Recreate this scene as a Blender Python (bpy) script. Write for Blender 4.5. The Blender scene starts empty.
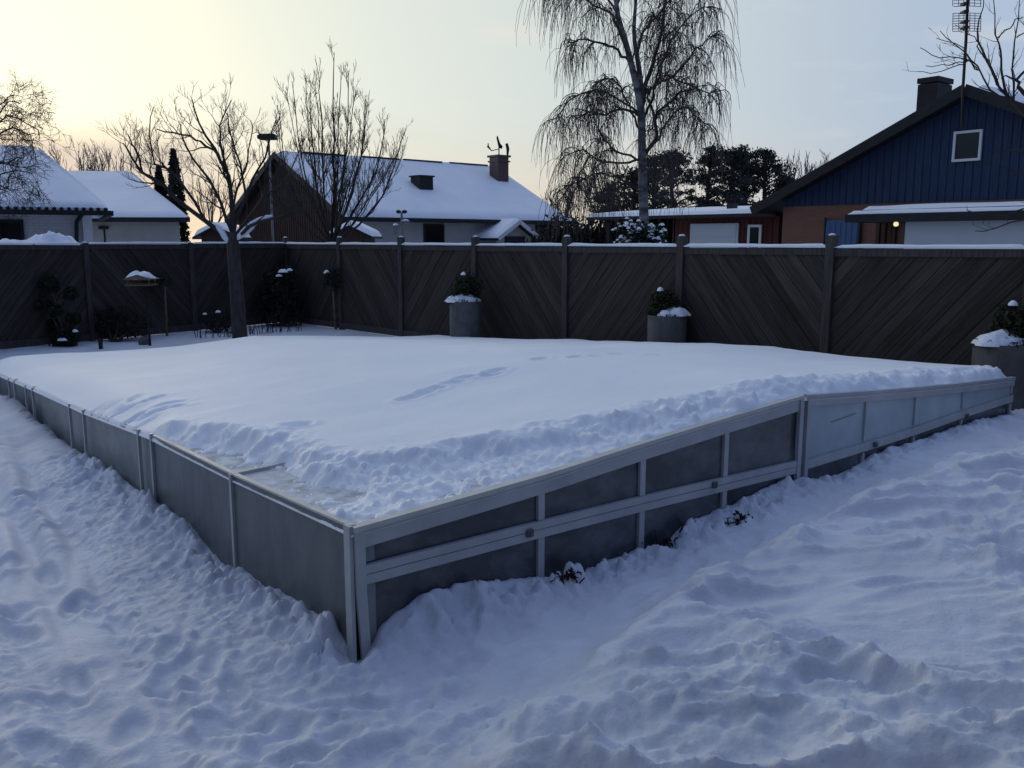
import bpy, math, random
import numpy as np
from mathutils import Vector

random.seed(7)
RNG = np.random.default_rng(7)
S = bpy.context.scene
COL = S.collection

# ------------------------------------------------------------------ camera
CAMZ, F, PITCH = 1.75, 880.0, math.radians(9.29)
cam = bpy.data.cameras.new('camera')
cam.sensor_width = 36.0
cam.lens = F / 1024 * 36
cam.clip_start, cam.clip_end = 0.05, 1500
camo = bpy.data.objects.new('camera', cam)
COL.objects.link(camo)
camo.location = (0, 0, CAMZ)
camo.rotation_euler = (math.pi / 2 - PITCH, 0, 0)
S.camera = camo
S.view_settings.view_transform = 'Standard'
S.view_settings.look = 'None'
S.view_settings.exposure = 0.0
S.view_settings.gamma = 1.0

O = np.array([0, 0, CAMZ])


def ray(x, y):
    a, b = (x - 512) / F, -(y - 384) / F
    c, s = math.cos(PITCH), math.sin(PITCH)
    return np.array([a, c + b * s, -s + b * c])


def at_z(x, y, z):
    d = ray(x, y)
    return O + d * ((z - CAMZ) / d[2])


def at_y(x, y, Y):
    d = ray(x, y)
    return O + d * (Y / d[1])


def at_plane(x, y, p0, n):
    d = ray(x, y)
    p0, n = np.asarray(p0, float), np.asarray(n, float)
    return O + d * (np.dot(p0 - O, n) / np.dot(d, n))


# ------------------------------------------------------------------ numpy noise
def _hash(ix, iy, seed):
    h = (ix * 374761393 + iy * 668265263 + seed * 1442695041) & 0xFFFFFFFF
    h = ((h ^ (h >> 13)) * 1274126177) & 0xFFFFFFFF
    return ((h ^ (h >> 16)) & 0xFFFF) / 65535.0


def vnoise(x, y, seed=0):
    x, y = np.asarray(x, float), np.asarray(y, float)
    ix, iy = np.floor(x).astype(np.int64), np.floor(y).astype(np.int64)
    fx, fy = x - ix, y - iy
    u = fx * fx * fx * (fx * (fx * 6 - 15) + 10)
    v = fy * fy * fy * (fy * (fy * 6 - 15) + 10)
    a, b = _hash(ix, iy, seed), _hash(ix + 1, iy, seed)
    c, d = _hash(ix, iy + 1, seed), _hash(ix + 1, iy + 1, seed)
    return (a + (b - a) * u) * (1 - v) + (c + (d - c) * u) * v


def fbm(x, y, o=4, seed=0, gain=.5):
    r, amp, tot = 0, 1, 0
    ca, sa = math.cos(.6), math.sin(.6)
    for k in range(o):
        r = r + amp * (vnoise(x, y, seed + k * 17) * 2 - 1)
        tot += amp
        x, y = (x * ca - y * sa) * 2.03 + 5.3, (x * sa + y * ca) * 2.03 + 1.7
        amp *= gain
    return r / tot


def billow(x, y, o=3, seed=0):
    r, amp, tot = 0, 1, 0
    ca, sa = math.cos(.6), math.sin(.6)
    for k in range(o):
        r = r + amp * np.abs(vnoise(x, y, seed + k * 13) * 2 - 1)
        tot += amp
        x, y = (x * ca - y * sa) * 2.1 + 5.3, (x * sa + y * ca) * 2.1 + 1.7
        amp *= .5
    return r / tot


def worley(x, y, seed=0):
    """distance to the nearest scattered point, and that point's random number"""
    ix, iy = np.floor(x).astype(np.int64), np.floor(y).astype(np.int64)
    best, rnd = np.full(np.shape(x), 9.0), np.zeros(np.shape(x))
    for i in (-1, 0, 1):
        for j in (-1, 0, 1):
            cx, cy = ix + i, iy + j
            d_ = np.hypot(cx + _hash(cx, cy, seed) - x, cy + _hash(cx, cy, seed + 5) - y)
            k = d_ < best
            best = np.where(k, d_, best)
            rnd = np.where(k, _hash(cx, cy, seed + 9), rnd)
    return best, rnd


def clods(x, y, sc, dens, seed):
    """rounded lumps, 0..1"""
    x2 = x * sc + .35 * fbm(x * sc * 1.7, y * sc * 1.7, 2, seed + 30)
    y2 = y * sc + .35 * fbm(x * sc * 1.7, y * sc * 1.7, 2, seed + 31)
    d_, r_ = worley(x2, y2, seed)
    rad = .25 + .4 * r_
    return np.where(r_ < dens, np.sqrt(np.clip(1 - (d_ / rad) ** 2, 0, 1)) * rad * 1.6, 0)


def sstep(a, b, x):
    t = np.clip((x - a) / (b - a), 0, 1)
    return t * t * (3 - 2 * t)


# ------------------------------------------------------------------ mesh builder
class MB:
    def __init__(self):
        self.v, self.f, self.lc = [], [], []

    def add(self, verts, faces, lc=None):
        n = len(self.v)
        self.v.extend([tuple(p) for p in verts])
        self.f.extend([tuple(i + n for i in f) for f in faces])
        if lc is None:
            self.lc.extend([(0.0, 0.0, 0.0)] * len(verts))
        else:
            self.lc.extend([tuple(p) for p in lc])

    def prism(self, pts, off, lc=None):
        """planar polygon pts extruded by vector off"""
        pts = [np.asarray(p, float) for p in pts]
        off = np.asarray(off, float)
        n = len(pts)
        vs = pts + [p + off for p in pts]
        fs = [tuple(range(n - 1, -1, -1)), tuple(range(n, 2 * n))]
        fs += [(i, (i + 1) % n, n + (i + 1) % n, n + i) for i in range(n)]
        self.add(vs, fs, None if lc is None else list(lc) + list(lc))

    def box(self, c, ax, ay, az, lc=None):
        """box centred on c with half-vectors"""
        c, ax, ay, az = [np.asarray(q, float) for q in (c, ax, ay, az)]
        self.prism([c - ax - ay - az, c + ax - ay - az, c + ax + ay - az, c - ax + ay - az], 2 * az, lc)

    def bar(self, p0, p1, w, h, up=(0, 0, 1)):
        """bar from p0 to p1: width w sideways, h along up"""
        p0, p1, up = [np.asarray(q, float) for q in (p0, p1, up)]
        d = p1 - p0
        s = np.cross(d, up)
        s /= np.linalg.norm(s) + 1e-9
        u = np.cross(s, d)
        u /= np.linalg.norm(u) + 1e-9
        self.box((p0 + p1) / 2, d / 2, s * w / 2, u * h / 2)

    def tube(self, pts, rad, n=5, cap=True):
        pts = np.asarray(pts, float)
        k = len(pts)
        if np.isscalar(rad):
            rad = [rad] * k
        d = np.gradient(pts, axis=0)
        d /= np.linalg.norm(d, axis=1)[:, None] + 1e-9
        ref = np.array([0.31, 0.95, 0.05]) if abs(d[0][2]) > .7 else np.array([0, 0, 1.0])
        base = len(self.v)
        for i in range(k):
            a = np.cross(d[i], ref)
            a /= np.linalg.norm(a) + 1e-9
            b = np.cross(d[i], a)
            for j in range(n):
                t = 2 * math.pi * j / n
                self.v.append(tuple(pts[i] + (a * math.cos(t) + b * math.sin(t)) * rad[i]))
        self.lc.extend([(0.0, 0.0, 0.0)] * (k * n))
        for i in range(k - 1):
            for j in range(n):
                j2 = (j + 1) % n
                self.f.append((base + i * n + j, base + i * n + j2, base + (i + 1) * n + j2, base + (i + 1) * n + j))
        if cap:
            self.f.append(tuple(base + j for j in range(n))[::-1])
            self.f.append(tuple(base + (k - 1) * n + j for j in range(n)))

    def lathe(self, c, prof, n=24, wob=0, seed=0):
        c = np.asarray(c, float)
        vs, fs = [], []
        m = len(prof)
        for i, (r, z) in enumerate(prof):
            for j in range(n):
                t = 2 * math.pi * j / n
                rr = r * (1 + wob * (fbm(np.array(2 * math.cos(t) + 9), np.array(2 * math.sin(t) + i * .7), 2, seed)))
                vs.append(c + np.array([rr * math.cos(t), rr * math.sin(t), z]))
        for i in range(m - 1):
            for j in range(n):
                j2 = (j + 1) % n
                fs.append((i * n + j, i * n + j2, (i + 1) * n + j2, (i + 1) * n + j))
        fs.append(tuple(range(n))[::-1])
        fs.append(tuple((m - 1) * n + j for j in range(n)))
        self.add(vs, fs)

    def grid(self, P, lc=None):
        """P: (nu, nv, 3) array"""
        nu, nv = P.shape[:2]
        idx = np.arange(nu * nv).reshape(nu, nv)
        q = np.stack([idx[:-1, :-1], idx[1:, :-1], idx[1:, 1:], idx[:-1, 1:]], -1).reshape(-1, 4)
        self.add(P.reshape(-1, 3).tolist(), q.tolist(), lc)

    def leaves(self, pts, size, rng, flat=0.0):
        """a small bent leaf quad at each point"""
        for p in pts:
            a = rng.normal(size=3)
            a /= np.linalg.norm(a)
            b = np.cross(a, rng.normal(size=3))
            b /= np.linalg.norm(b) + 1e-9
            s = size * rng.uniform(.6, 1.4)
            w = s * rng.uniform(.35, .7)
            n = np.cross(a, b) * s * .15
            self.add([p - a * s, p + b * w + n, p + a * s, p - b * w + n], [(0, 1, 2, 3)])

    def build(self, name, mat, parent=None, smooth=False):
        me = bpy.data.meshes.new(name)
        org = np.array(parent_world(parent)) if parent is not None else np.zeros(3)
        V = np.asarray(self.v, float) - org
        me.from_pydata(V.tolist(), [], self.f)
        at = me.attributes.new('lc', 'FLOAT_VECTOR', 'POINT')
        at.data.foreach_set('vector', np.asarray(self.lc, np.float32).ravel())
        if smooth:
            me.polygons.foreach_set('use_smooth', [True] * len(me.polygons))
        me.materials.append(mat)
        me.update()
        o = bpy.data.objects.new(name, me)
        COL.objects.link(o)
        if parent is not None:
            o.parent = parent
        return o


def parent_world(p):
    l = np.array(p.location)
    q = p.parent
    while q is not None:
        l = l + np.array(q.location)
        q = q.parent
    return l


def tag(o, label=None, cat=None, group=None, kind=None):
    if label:
        o['label'] = label
    if cat:
        o['category'] = cat
    if group:
        o['group'] = group
    if kind:
        o['kind'] = kind
    return o


def thing(name, label, cat, loc, group=None):
    o = bpy.data.objects.new(name, None)
    COL.objects.link(o)
    o.location = tuple(float(q) for q in loc)
    o.empty_display_size = .2
    return tag(o, label, cat, group)


# ------------------------------------------------------------------ materials
def ncol(nt, v):
    return v if len(v) == 4 else (*v, 1)


def pmat(name, c1, c2=None, scale=4.0, rough=.7, bump=0.0, bscale=None, coord='Object', stretch=(1, 1, 1),
         spec=.3, metal=0.0, detail=5, lo=.35, hi=.65, bdist=.01, two=None):
    m = bpy.data.materials.new(name)
    m.use_nodes = True
    nt = m.node_tree
    N, L = nt.nodes, nt.links
    bs = N['Principled BSDF']
    bs.inputs['Roughness'].default_value = rough
    bs.inputs['Specular IOR Level'].default_value = spec
    bs.inputs['Metallic'].default_value = metal
    c2 = c2 or c1
    if coord == 'lc':
        tc = N.new('ShaderNodeAttribute')
        tc.attribute_name = 'lc'
        src = tc.outputs['Vector']
    else:
        tc = N.new('ShaderNodeTexCoord')
        src = tc.outputs[coord]
    mp = N.new('ShaderNodeMapping')
    mp.inputs['Scale'].default_value = stretch
    L.new(src, mp.inputs['Vector'])
    no = N.new('ShaderNodeTexNoise')
    no.inputs['Scale'].default_value = scale
    no.inputs['Detail'].default_value = detail
    no.inputs['Roughness'].default_value = .6
    L.new(mp.outputs[0], no.inputs['Vector'])
    r = N.new('ShaderNodeValToRGB')
    r.color_ramp.elements[0].position, r.color_ramp.elements[1].position = lo, hi
    r.color_ramp.elements[0].color, r.color_ramp.elements[1].color = ncol(nt, c1), ncol(nt, c2)
    L.new(no.outputs['Fac'], r.inputs['Fac'])
    out = r.outputs['Color']
    L.new(out, bs.inputs['Base Color'])
    if bump:
        nb = N.new('ShaderNodeTexNoise')
        nb.inputs['Scale'].default_value = bscale or scale * 4
        nb.inputs['Detail'].default_value = 6
        L.new(mp.outputs[0], nb.inputs['Vector'])
        bp = N.new('ShaderNodeBump')
        bp.inputs['Strength'].default_value = bump
        bp.inputs['Distance'].default_value = bdist
        L.new(nb.outputs['Fac'], bp.inputs['Height'])
        L.new(bp.outputs[0], bs.inputs['Normal'])
    m['src'] = name
    return m


def brick_mat(name, c1, c2, mortar, bw=.25, bh=.075):
    m = bpy.data.materials.new(name)
    m.use_nodes = True
    N, L = m.node_tree.nodes, m.node_tree.links
    bs = N['Principled BSDF']
    bs.inputs['Roughness'].default_value = .35
    tc = N.new('ShaderNodeAttribute')
    tc.attribute_name = 'lc'
    b = N.new('ShaderNodeTexBrick')
    b.inputs['Color1'].default_value = (*c1, 1)
    b.inputs['Color2'].default_value = (*c2, 1)
    b.inputs['Mortar'].default_value = (*mortar, 1)
    b.inputs['Scale'].default_value = 1
    b.inputs['Brick Width'].default_value = bw
    b.inputs['Row Height'].default_value = bh
    b.inputs['Mortar Size'].default_value = .008
    L.new(tc.outputs['Vector'], b.inputs['Vector'])
    L.new(b.outputs['Color'], bs.inputs['Base Color'])
    return m


def wood_mat(name, c1, c2, rndamt=.5):
    """weathered boards: lc = (along, across, random per board)"""
    m = bpy.data.materials.new(name)
    m.use_nodes = True
    N, L = m.node_tree.nodes, m.node_tree.links
    bs = N['Principled BSDF']
    bs.inputs['Roughness'].default_value = .85
    bs.inputs['Specular IOR Level'].default_value = .2
    tc = N.new('ShaderNodeAttribute')
    tc.attribute_name = 'lc'
    mp = N.new('ShaderNodeMapping')
    mp.inputs['Scale'].default_value = (1.2, 26, 37)
    L.new(tc.outputs['Vector'], mp.inputs['Vector'])
    no = N.new('ShaderNodeTexNoise')
    no.inputs['Scale'].default_value = 1.6
    no.inputs['Detail'].default_value = 8
    no.inputs['Roughness'].default_value = .65
    L.new(mp.outputs[0], no.inputs['Vector'])
    sp = N.new('ShaderNodeSeparateXYZ')
    L.new(tc.outputs['Vector'], sp.inputs[0])
    ad = N.new('ShaderNodeMath')
    ad.operation = 'MULTIPLY_ADD'
    L.new(sp.outputs['Z'], ad.inputs[0])
    ad.inputs[1].default_value = rndamt
    L.new(no.outputs['Fac'], ad.inputs[2])
    r = N.new('ShaderNodeValToRGB')
    e = r.color_ramp.elements
    e[0].position, e[0].color = .35, (*c1, 1)
    e[1].position, e[1].color = .35 + .3 + rndamt, (*c2, 1)
    L.new(ad.outputs[0], r.inputs['Fac'])
    L.new(r.outputs[0], bs.inputs['Base Color'])
    bp = N.new('ShaderNodeBump')
    bp.inputs['Strength'].default_value = .5
    bp.inputs['Distance'].default_value = .01
    L.new(no.outputs['Fac'], bp.inputs['Height'])
    L.new(bp.outputs[0], bs.inputs['Normal'])
    return m


M = {}
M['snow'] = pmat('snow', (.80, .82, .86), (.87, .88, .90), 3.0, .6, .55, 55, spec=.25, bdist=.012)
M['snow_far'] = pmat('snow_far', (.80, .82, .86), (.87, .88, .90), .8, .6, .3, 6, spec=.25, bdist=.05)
M['snow_ground'] = pmat('shaded_trodden_snow', (.56, .575, .64), (.68, .695, .75), 2.2, .65, .5, 60, spec=.2, bdist=.009)  # trodden snow, darkened and blued further to stand in for foreground shade
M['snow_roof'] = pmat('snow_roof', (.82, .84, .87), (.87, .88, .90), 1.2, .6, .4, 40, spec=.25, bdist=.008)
M['alu'] = pmat('painted_aluminium', (.34, .355, .365), (.47, .48, .475), 5, .4, .15, 30, spec=.5, lo=.3, hi=.75)
M['alu_light'] = pmat('pale_aluminium', (.46, .45, .42), (.54, .53, .50), 8, .4, .1, 30, spec=.5)
M['panel_dark'] = pmat('shaded_polycarbonate', (.065, .073, .078), (.145, .155, .16), 3.5, .33, .15, 9, spec=.5, lo=.3, hi=.75, stretch=(2, 2, .8))  # grey polycarbonate darkened for the shading on the near side panels
M['panel_mid'] = pmat('grey_polycarbonate', (.15, .168, .17), (.25, .268, .26), 3.5, .35, .1, 9, spec=.5)
M['window'] = pmat('dusty_dark_glass', (.045, .050, .058), (.15, .158, .17), 3.2, .22, .05, 12, spec=.5, lo=.42, hi=.75, stretch=(1, 1, 1.6))
M['frost'] = pmat('frosted_pane', (.33, .40, .43), (.42, .49, .51), 2.5, .3, .05, 10, spec=.5, lo=.4, hi=.6)
M['roofpanel'] = pmat('roof_polycarbonate', (.32, .34, .35), (.68, .70, .74), 9, .75, .1, 20, spec=.5)
M['black'] = pmat('black_plastic', (.014, .014, .015), (.022, .022, .022), 8, .6, spec=.2)
M['fence'] = wood_mat('weathered_fence_wood', (.030, .0245, .0205), (.098, .082, .070), .22)
M['fencepost'] = pmat('fence_post_wood', (.040, .035, .031), (.082, .073, .066), 3, .85, .4, 20, stretch=(14, 14, 1))
M['concrete'] = pmat('concrete_pot', (.085, .082, .078), (.13, .127, .122), 6, .9, .4, 60)
M['ever'] = pmat('evergreen_needles', (.008, .016, .009), (.022, .032, .016), 9, .8)
M['ever2'] = pmat('olive_box_leaves', (.016, .022, .008), (.034, .04, .014), 9, .7)
M['pine'] = pmat('pine_needles', (.022, .026, .024), (.045, .05, .042), 1.5, .85)
M['bark'] = pmat('brown_bark', (.035, .03, .027), (.075, .066, .058), 14, .9, .5, 40, stretch=(1, 1, .3))
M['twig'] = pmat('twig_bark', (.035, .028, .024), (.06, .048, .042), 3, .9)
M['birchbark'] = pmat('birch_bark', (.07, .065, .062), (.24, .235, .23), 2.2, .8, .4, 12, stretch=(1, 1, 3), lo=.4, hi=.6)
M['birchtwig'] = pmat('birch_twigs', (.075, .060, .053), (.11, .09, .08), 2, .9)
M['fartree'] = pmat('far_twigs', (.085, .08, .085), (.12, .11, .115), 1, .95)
M['render'] = pmat('cream_render', (.40, .39, .36), (.46, .45, .42), 1.5, .9, .2, 40)
M['whitebrick'] = brick_mat('white_brick', (.48, .47, .46), (.54, .53, .52), (.40, .40, .40))
M['darkwood'] = pmat('brown_boards', (.055, .032, .024), (.085, .052, .040), 2, .85, .3, 30, stretch=(6, 6, .6))
M['darktrim'] = pmat('dark_trim', (.012, .012, .013), (.02, .02, .021), 4, .6)
M['bluewood'] = pmat('blue_boards', (.017, .032, .066), (.026, .046, .092), 2, .7, .3, 30, stretch=(6, 6, .5))
M['bluedoor'] = pmat('blue_door_paint', (.06, .105, .21), (.075, .125, .24), 2, .5)
M['brick'] = brick_mat('orange_brick', (.17, .058, .03), (.21, .076, .038), (.12, .062, .046))
M['redwood'] = pmat('red_boards', (.075, .023, .018), (.11, .032, .025), 2, .85, .3, 30, stretch=(6, 6, .6))
M['white'] = pmat('white_paint', (.62, .62, .62), (.70, .70, .69), 2, .6, .1, 20)
M['whitemetal'] = pmat('white_boards', (.46, .49, .50), (.52, .54, .54), .8, .6)
M['glass'] = pmat('house_glass', (.008, .010, .011), (.014, .017, .018), 2, .15, spec=.25)
M['chim'] = brick_mat('chimney_brick', (.07, .032, .026), (.095, .045, .035), (.05, .045, .045), .22, .07)
M['steel'] = pmat('galvanised_steel', (.16, .16, .165), (.22, .22, .22), 8, .5, metal=.3)
M['red'] = pmat('red_plastic', (.35, .03, .025), (.40, .04, .03), 4, .5)
M['feeder'] = pmat('feeder_wood', (.13, .085, .055), (.19, .125, .08), 8, .8, .3, 30)
M['litter'] = pmat('dead_leaves', (.014, .012, .011), (.045, .034, .028), 20, .9)
M['hedge'] = pmat('winter_hedge', (.016, .016, .012), (.035, .034, .024), 6, .9)
lampm = bpy.data.materials.new('lit_bulb')
lampm.use_nodes = True
lampm.node_tree.nodes['Principled BSDF'].inputs['Base Color'].default_value = (.8, .7, .5, 1)
lampm.node_tree.nodes['Principled BSDF'].inputs['Emission Color'].default_value = (1, .82, .45, 1)
lampm.node_tree.nodes['Principled BSDF'].inputs['Emission Strength'].default_value = .9

# ------------------------------------------------------------------ world: evening sky behind a thin cloud veil
SUN_AZ, SUN_EL = math.radians(-31), math.radians(11.5)
SD = (math.sin(SUN_AZ) * math.cos(SUN_EL), math.cos(SUN_AZ) * math.cos(SUN_EL), math.sin(SUN_EL))
W = bpy.data.worlds.new('World')
S.world = W
W.use_nodes = True
nt = W.node_tree
N, L = nt.nodes, nt.links
for n_ in list(N):
    N.remove(n_)
out = N.new('ShaderNodeOutputWorld')
bgS, bgV = N.new('ShaderNodeBackground'), N.new('ShaderNodeBackground')
sky = N.new('ShaderNodeTexSky')
sky.sky_type = 'NISHITA'
sky.sun_disc = False
sky.sun_elevation = SUN_EL
sky.sun_rotation = SUN_AZ
sky.dust_density = 1.5
sky.air_density = 1.0
L.new(sky.outputs[0], bgS.inputs[0])
bgS.inputs[1].default_value = .05
tc = N.new('ShaderNodeTexCoord')
dot = N.new('ShaderNodeVectorMath')
dot.operation = 'DOT_PRODUCT'
L.new(tc.outputs['Generated'], dot.inputs[0])
dot.inputs[1].default_value = SD
sep = N.new('ShaderNodeSeparateXYZ')
L.new(tc.outputs['Generated'], sep.inputs[0])


def ramp(stops, src, interp='EASE'):
    r = N.new('ShaderNodeValToRGB')
    cr = r.color_ramp
    cr.interpolation = interp
    while len(cr.elements) < len(stops):
        cr.elements.new(.5)
    for e, (p, c) in zip(cr.elements, stops):
        e.position, e.color = p, (*c, 1)
    L.new(src, r.inputs[0])
    return r.outputs[0]


def mrange(src, a, b, c=0., d=1., smooth=True):
    m = N.new('ShaderNodeMapRange')
    if smooth:
        m.interpolation_type = 'SMOOTHSTEP'
    L.new(src, m.inputs['Value'])
    for k, v in zip(('From Min', 'From Max', 'To Min', 'To Max'), (a, b, c, d)):
        m.inputs[k].default_value = v
    return m.outputs[0]


def mix(fac, a, b, mode='MIX'):
    m = N.new('ShaderNodeMix')
    m.data_type = 'RGBA'
    m.blend_type = mode
    for key, val in ((0, fac), (6, a), (7, b)):
        if isinstance(val, (int, float)):
            m.inputs[key].default_value = val
        elif isinstance(val, tuple):
            m.inputs[key].default_value = (*val, 1)
        else:
            L.new(val, m.inputs[key])
    return m.outputs[2]


def mul(a, b):
    m = N.new('ShaderNodeMath')
    m.operation = 'MULTIPLY'
    for k, v in enumerate((a, b)):
        if isinstance(v, (int, float)):
            m.inputs[k].default_value = v
        else:
            L.new(v, m.inputs[k])
    return m.outputs[0]


dm = mrange(dot.outputs['Value'], -1, 1, 0, 1, False)          # 0 opposite the sun, 1 at the sun
veil = ramp([(0, (.10, .14, .30)), (.5, (.24, .355, .68)), (.60, (.36, .50, .82)), (.70, (.44, .57, .82)), (.80, (.50, .60, .74)),
             (.90, (.70, .77, .78)), (.942, (.79, .85, .80)), (.962, (.83, .89, .82)), (.984, (.92, .96, .83)), (1.0, (1.06, 1.06, .86))],
            dm, 'LINEAR')
# warm low band near the horizon, on the sun's side
el = mul(mrange(sep.outputs['Z'], .02, .145, 1, 0), mrange(dot.outputs['Value'], .45, .9, 0, .72))
veil = mix(el, veil, (.82, .70, .56))
# purple-grey cloud bank low on the sun's side and soft streaks higher up
cm = N.new('ShaderNodeMapping')
cm.inputs['Scale'].default_value = (3, 3, 16)
L.new(tc.outputs['Generated'], cm.inputs['Vector'])
cn = N.new('ShaderNodeTexNoise')
cn.inputs['Scale'].default_value = 1.6
cn.inputs['Detail'].default_value = 7
L.new(cm.outputs[0], cn.inputs['Vector'])
bank = mul(mul(mrange(cn.outputs['Fac'], .36, .56, 0, .7), mrange(sep.outputs['Z'], .09, .15, 1, 0)),
           mrange(dot.outputs['Value'], .88, .98, 0, .8))
veil = mix(bank, veil, (.52, .47, .45))
zoff = N.new('ShaderNodeMath')
zoff.operation = 'MULTIPLY_ADD'
L.new(cn.outputs['Fac'], zoff.inputs[0])
zoff.inputs[1].default_value = -.05
L.new(sep.outputs['Z'], zoff.inputs[2])
low = mul(mrange(zoff.outputs[0], .055, .075, .85, 0), mrange(dot.outputs['Value'], .955, .985, 0, 1))
veil = mix(low, veil, (.34, .37, .45))
cm2 = N.new('ShaderNodeMapping')
cm2.inputs['Scale'].default_value = (5, 5, 30)
cm2.inputs['Location'].default_value = (3.1, 0, .6)
L.new(tc.outputs['Generated'], cm2.inputs['Vector'])
cn2 = N.new('ShaderNodeTexNoise')
cn2.inputs['Scale'].default_value = 1.3
cn2.inputs['Detail'].default_value = 6
L.new(cm2.outputs[0], cn2.inputs['Vector'])
veil = mix(mrange(cn2.outputs['Fac'], .55, .75, 0, .28), veil, (.86, .84, .78))
cd0 = ray(512, 36)
cd0 = cd0 / np.linalg.norm(cd0)
vs_ = N.new('ShaderNodeVectorMath')
vs_.operation = 'SUBTRACT'
L.new(tc.outputs['Generated'], vs_.inputs[0])
vs_.inputs[1].default_value = tuple(cd0)
vm_ = N.new('ShaderNodeVectorMath')
vm_.operation = 'MULTIPLY'
L.new(vs_.outputs[0], vm_.inputs[0])
vm_.inputs[1].default_value = (1, 1, 3.6)
vl_ = N.new('ShaderNodeVectorMath')
vl_.operation = 'LENGTH'
L.new(vm_.outputs[0], vl_.inputs[0])
veil = mix(mul(mrange(vl_.outputs['Value'], .005, .05, .6, 0), mrange(cn2.outputs['Fac'], .3, .6, .4, 1)), veil, (.95, .86, .76))
L.new(veil, bgV.inputs[0])
bgV.inputs[1].default_value = 1.0
mx = N.new('ShaderNodeMixShader')
mx.inputs[0].default_value = .85
L.new(bgS.outputs[0], mx.inputs[1])
L.new(bgV.outputs[0], mx.inputs[2])
L.new(mx.outputs[0], out.inputs[0])

sun = bpy.data.lights.new('sun', 'SUN')
sun.energy = .5
sun.angle = math.radians(20)
sun.color = (1, .87, .66)
suno = bpy.data.objects.new('sun', sun)
COL.objects.link(suno)
suno.location = (-20, 30, 12)
suno.rotation_euler = Vector(SD).to_track_quat('Z', 'Y').to_euler()

# ------------------------------------------------------------------ pool enclosure frame of reference
C0 = at_z(356, 660, 0.0)
C0[2] = 0
UU = np.array([.7725, .635, 0])      # along the gable, to the right
WW = np.array([-.635, .7725, 0])     # along the side wall, away
UU /= np.linalg.norm(UU)
WW = np.array([-UU[1], UU[0], 0])
nL, nG = UU, WW                      # plane normals of side wall / gable


def st(s, t, z):
    return C0 + UU * s + WW * t + np.array([0, 0, z])


def side(x, y):
    p = at_plane(x, y, C0, nL)
    return float(np.dot(p - C0, WW)), float(p[2])


def gab(x, y):
    p = at_plane(x, y, C0, nG)
    return float(np.dot(p - C0, UU)), float(p[2])


hL_tab = [side(*q) for q in ((355, 527), (232, 473), (150, 433), (84, 410), (33, 388), (0, 375))]
zL_tab = [side(*q) for q in ((345, 640), (328, 622), (300, 603), (262, 585), (240, 566), (231, 574), (212, 552), (190, 525),
                             (160, 505), (150, 500), (120, 478), (84, 456), (60, 438), (33, 412), (0, 386))]
top_tab = [gab(*q) for q in ((356, 527), (541, 475), (643, 442.5), (727, 417), (803, 395), (867, 391), (917, 387), (962, 383), (1014, 377))]
mid_tab = [gab(*q) for q in ((362, 575), (543, 528), (643, 503), (727, 483), (803, 465), (870, 445), (917, 430), (962, 414), (1012, 398))]
zG_tab = [gab(*q) for q in ((372, 640), (385, 622), (420, 595), (470, 583), (541, 577), (570, 578), (610, 562), (640, 548), (655, 552), (690, 522),
                            (730, 506), (780, 482), (803, 480), (840, 478), (870, 456), (920, 440), (960, 425), (1000, 415))]
for nm in ('hL_tab', 'zL_tab', 'top_tab', 'mid_tab', 'zG_tab'):
    print(nm, [(round(a, 2), round(b, 3)) for a, b in globals()[nm]])
SE = top_tab[-1][0]                  # gable length
TL = 8.7                             # enclosure length


def itp(tab, x):
    a = sorted(tab)
    return np.interp(x, [q[0] for q in a], [q[1] for q in a])


hL0 = hL_tab[0][1]


def hside(t):
    a = sorted(hL_tab)
    t = np.asarray(t, float)
    r = np.interp(t, [q[0] for q in a], [q[1] for q in a])
    sl = (a[-1][1] - a[-2][1]) / (a[-1][0] - a[-2][0])
    return np.where(t > a[-1][0], a[-1][1] + sl * (t - a[-1][0]) * .6, r)


def roofz(s, t):
    g = itp(top_tab, np.clip(s, 0, SE))
    drop = hL0 - hside(np.clip(t, 0, TL))
    return g - drop * .9 - .15 * sstep(3.0, 8.7, t) * sstep(0, 2.5, s)


# ------------------------------------------------------------------ snow ground
def axis(fine0, fine1, step, lo, hi, grow=1.07):
    a = list(np.arange(fine0, fine1, step))
    d = step
    while a[-1] < hi:
        d = min(d * grow, 12)
        a.append(a[-1] + d)
    d = step
    b = []
    x = fine0
    while x > lo:
        d = min(d * grow, 12)
        x -= d
        b.append(x)
    return np.array(b[::-1] + a)


gx = axis(-3.4, 4.4, .0145, -170, 170)
gy = axis(2.1, 6.6, .0145, -25, 260)
X, Y = np.meshgrid(gx, gy, indexing='ij')
sx = (X - C0[0]) * UU[0] + (Y - C0[1]) * UU[1]
ty = (X - C0[0]) * WW[0] + (Y - C0[1]) * WW[1]
dist = np.sqrt(X ** 2 + Y ** 2)
nearm = sstep(22, 8, dist)
Z = .025 * fbm(X * .9, Y * .9, 3, 1) * sstep(0, 2, dist)
# trampled chunk texture
wx, wy = X + .12 * fbm(X * 3, Y * 3, 2, 5), Y + .12 * fbm(X * 3, Y * 3, 2, 6)
ch = billow(wx * 3.2, wy * 4.0, 4, 3)
ch2 = billow(wx * 9, wy * 11, 3, 9)
cl1 = clods(X, Y, 6.5, .75, 11) * sstep(-.1, .35, fbm(X * 1.1 + 9, Y * 1.1, 3, 22))
cl2 = clods(X, Y, 13, .7, 12) * sstep(-.25, .3, fbm(X * 1.6 + 4, Y * 1.6, 3, 23))
tramp = sstep(-.25, .25, fbm(X * .7 + 3, Y * .7, 3, 21)) * .7 + .3
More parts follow.
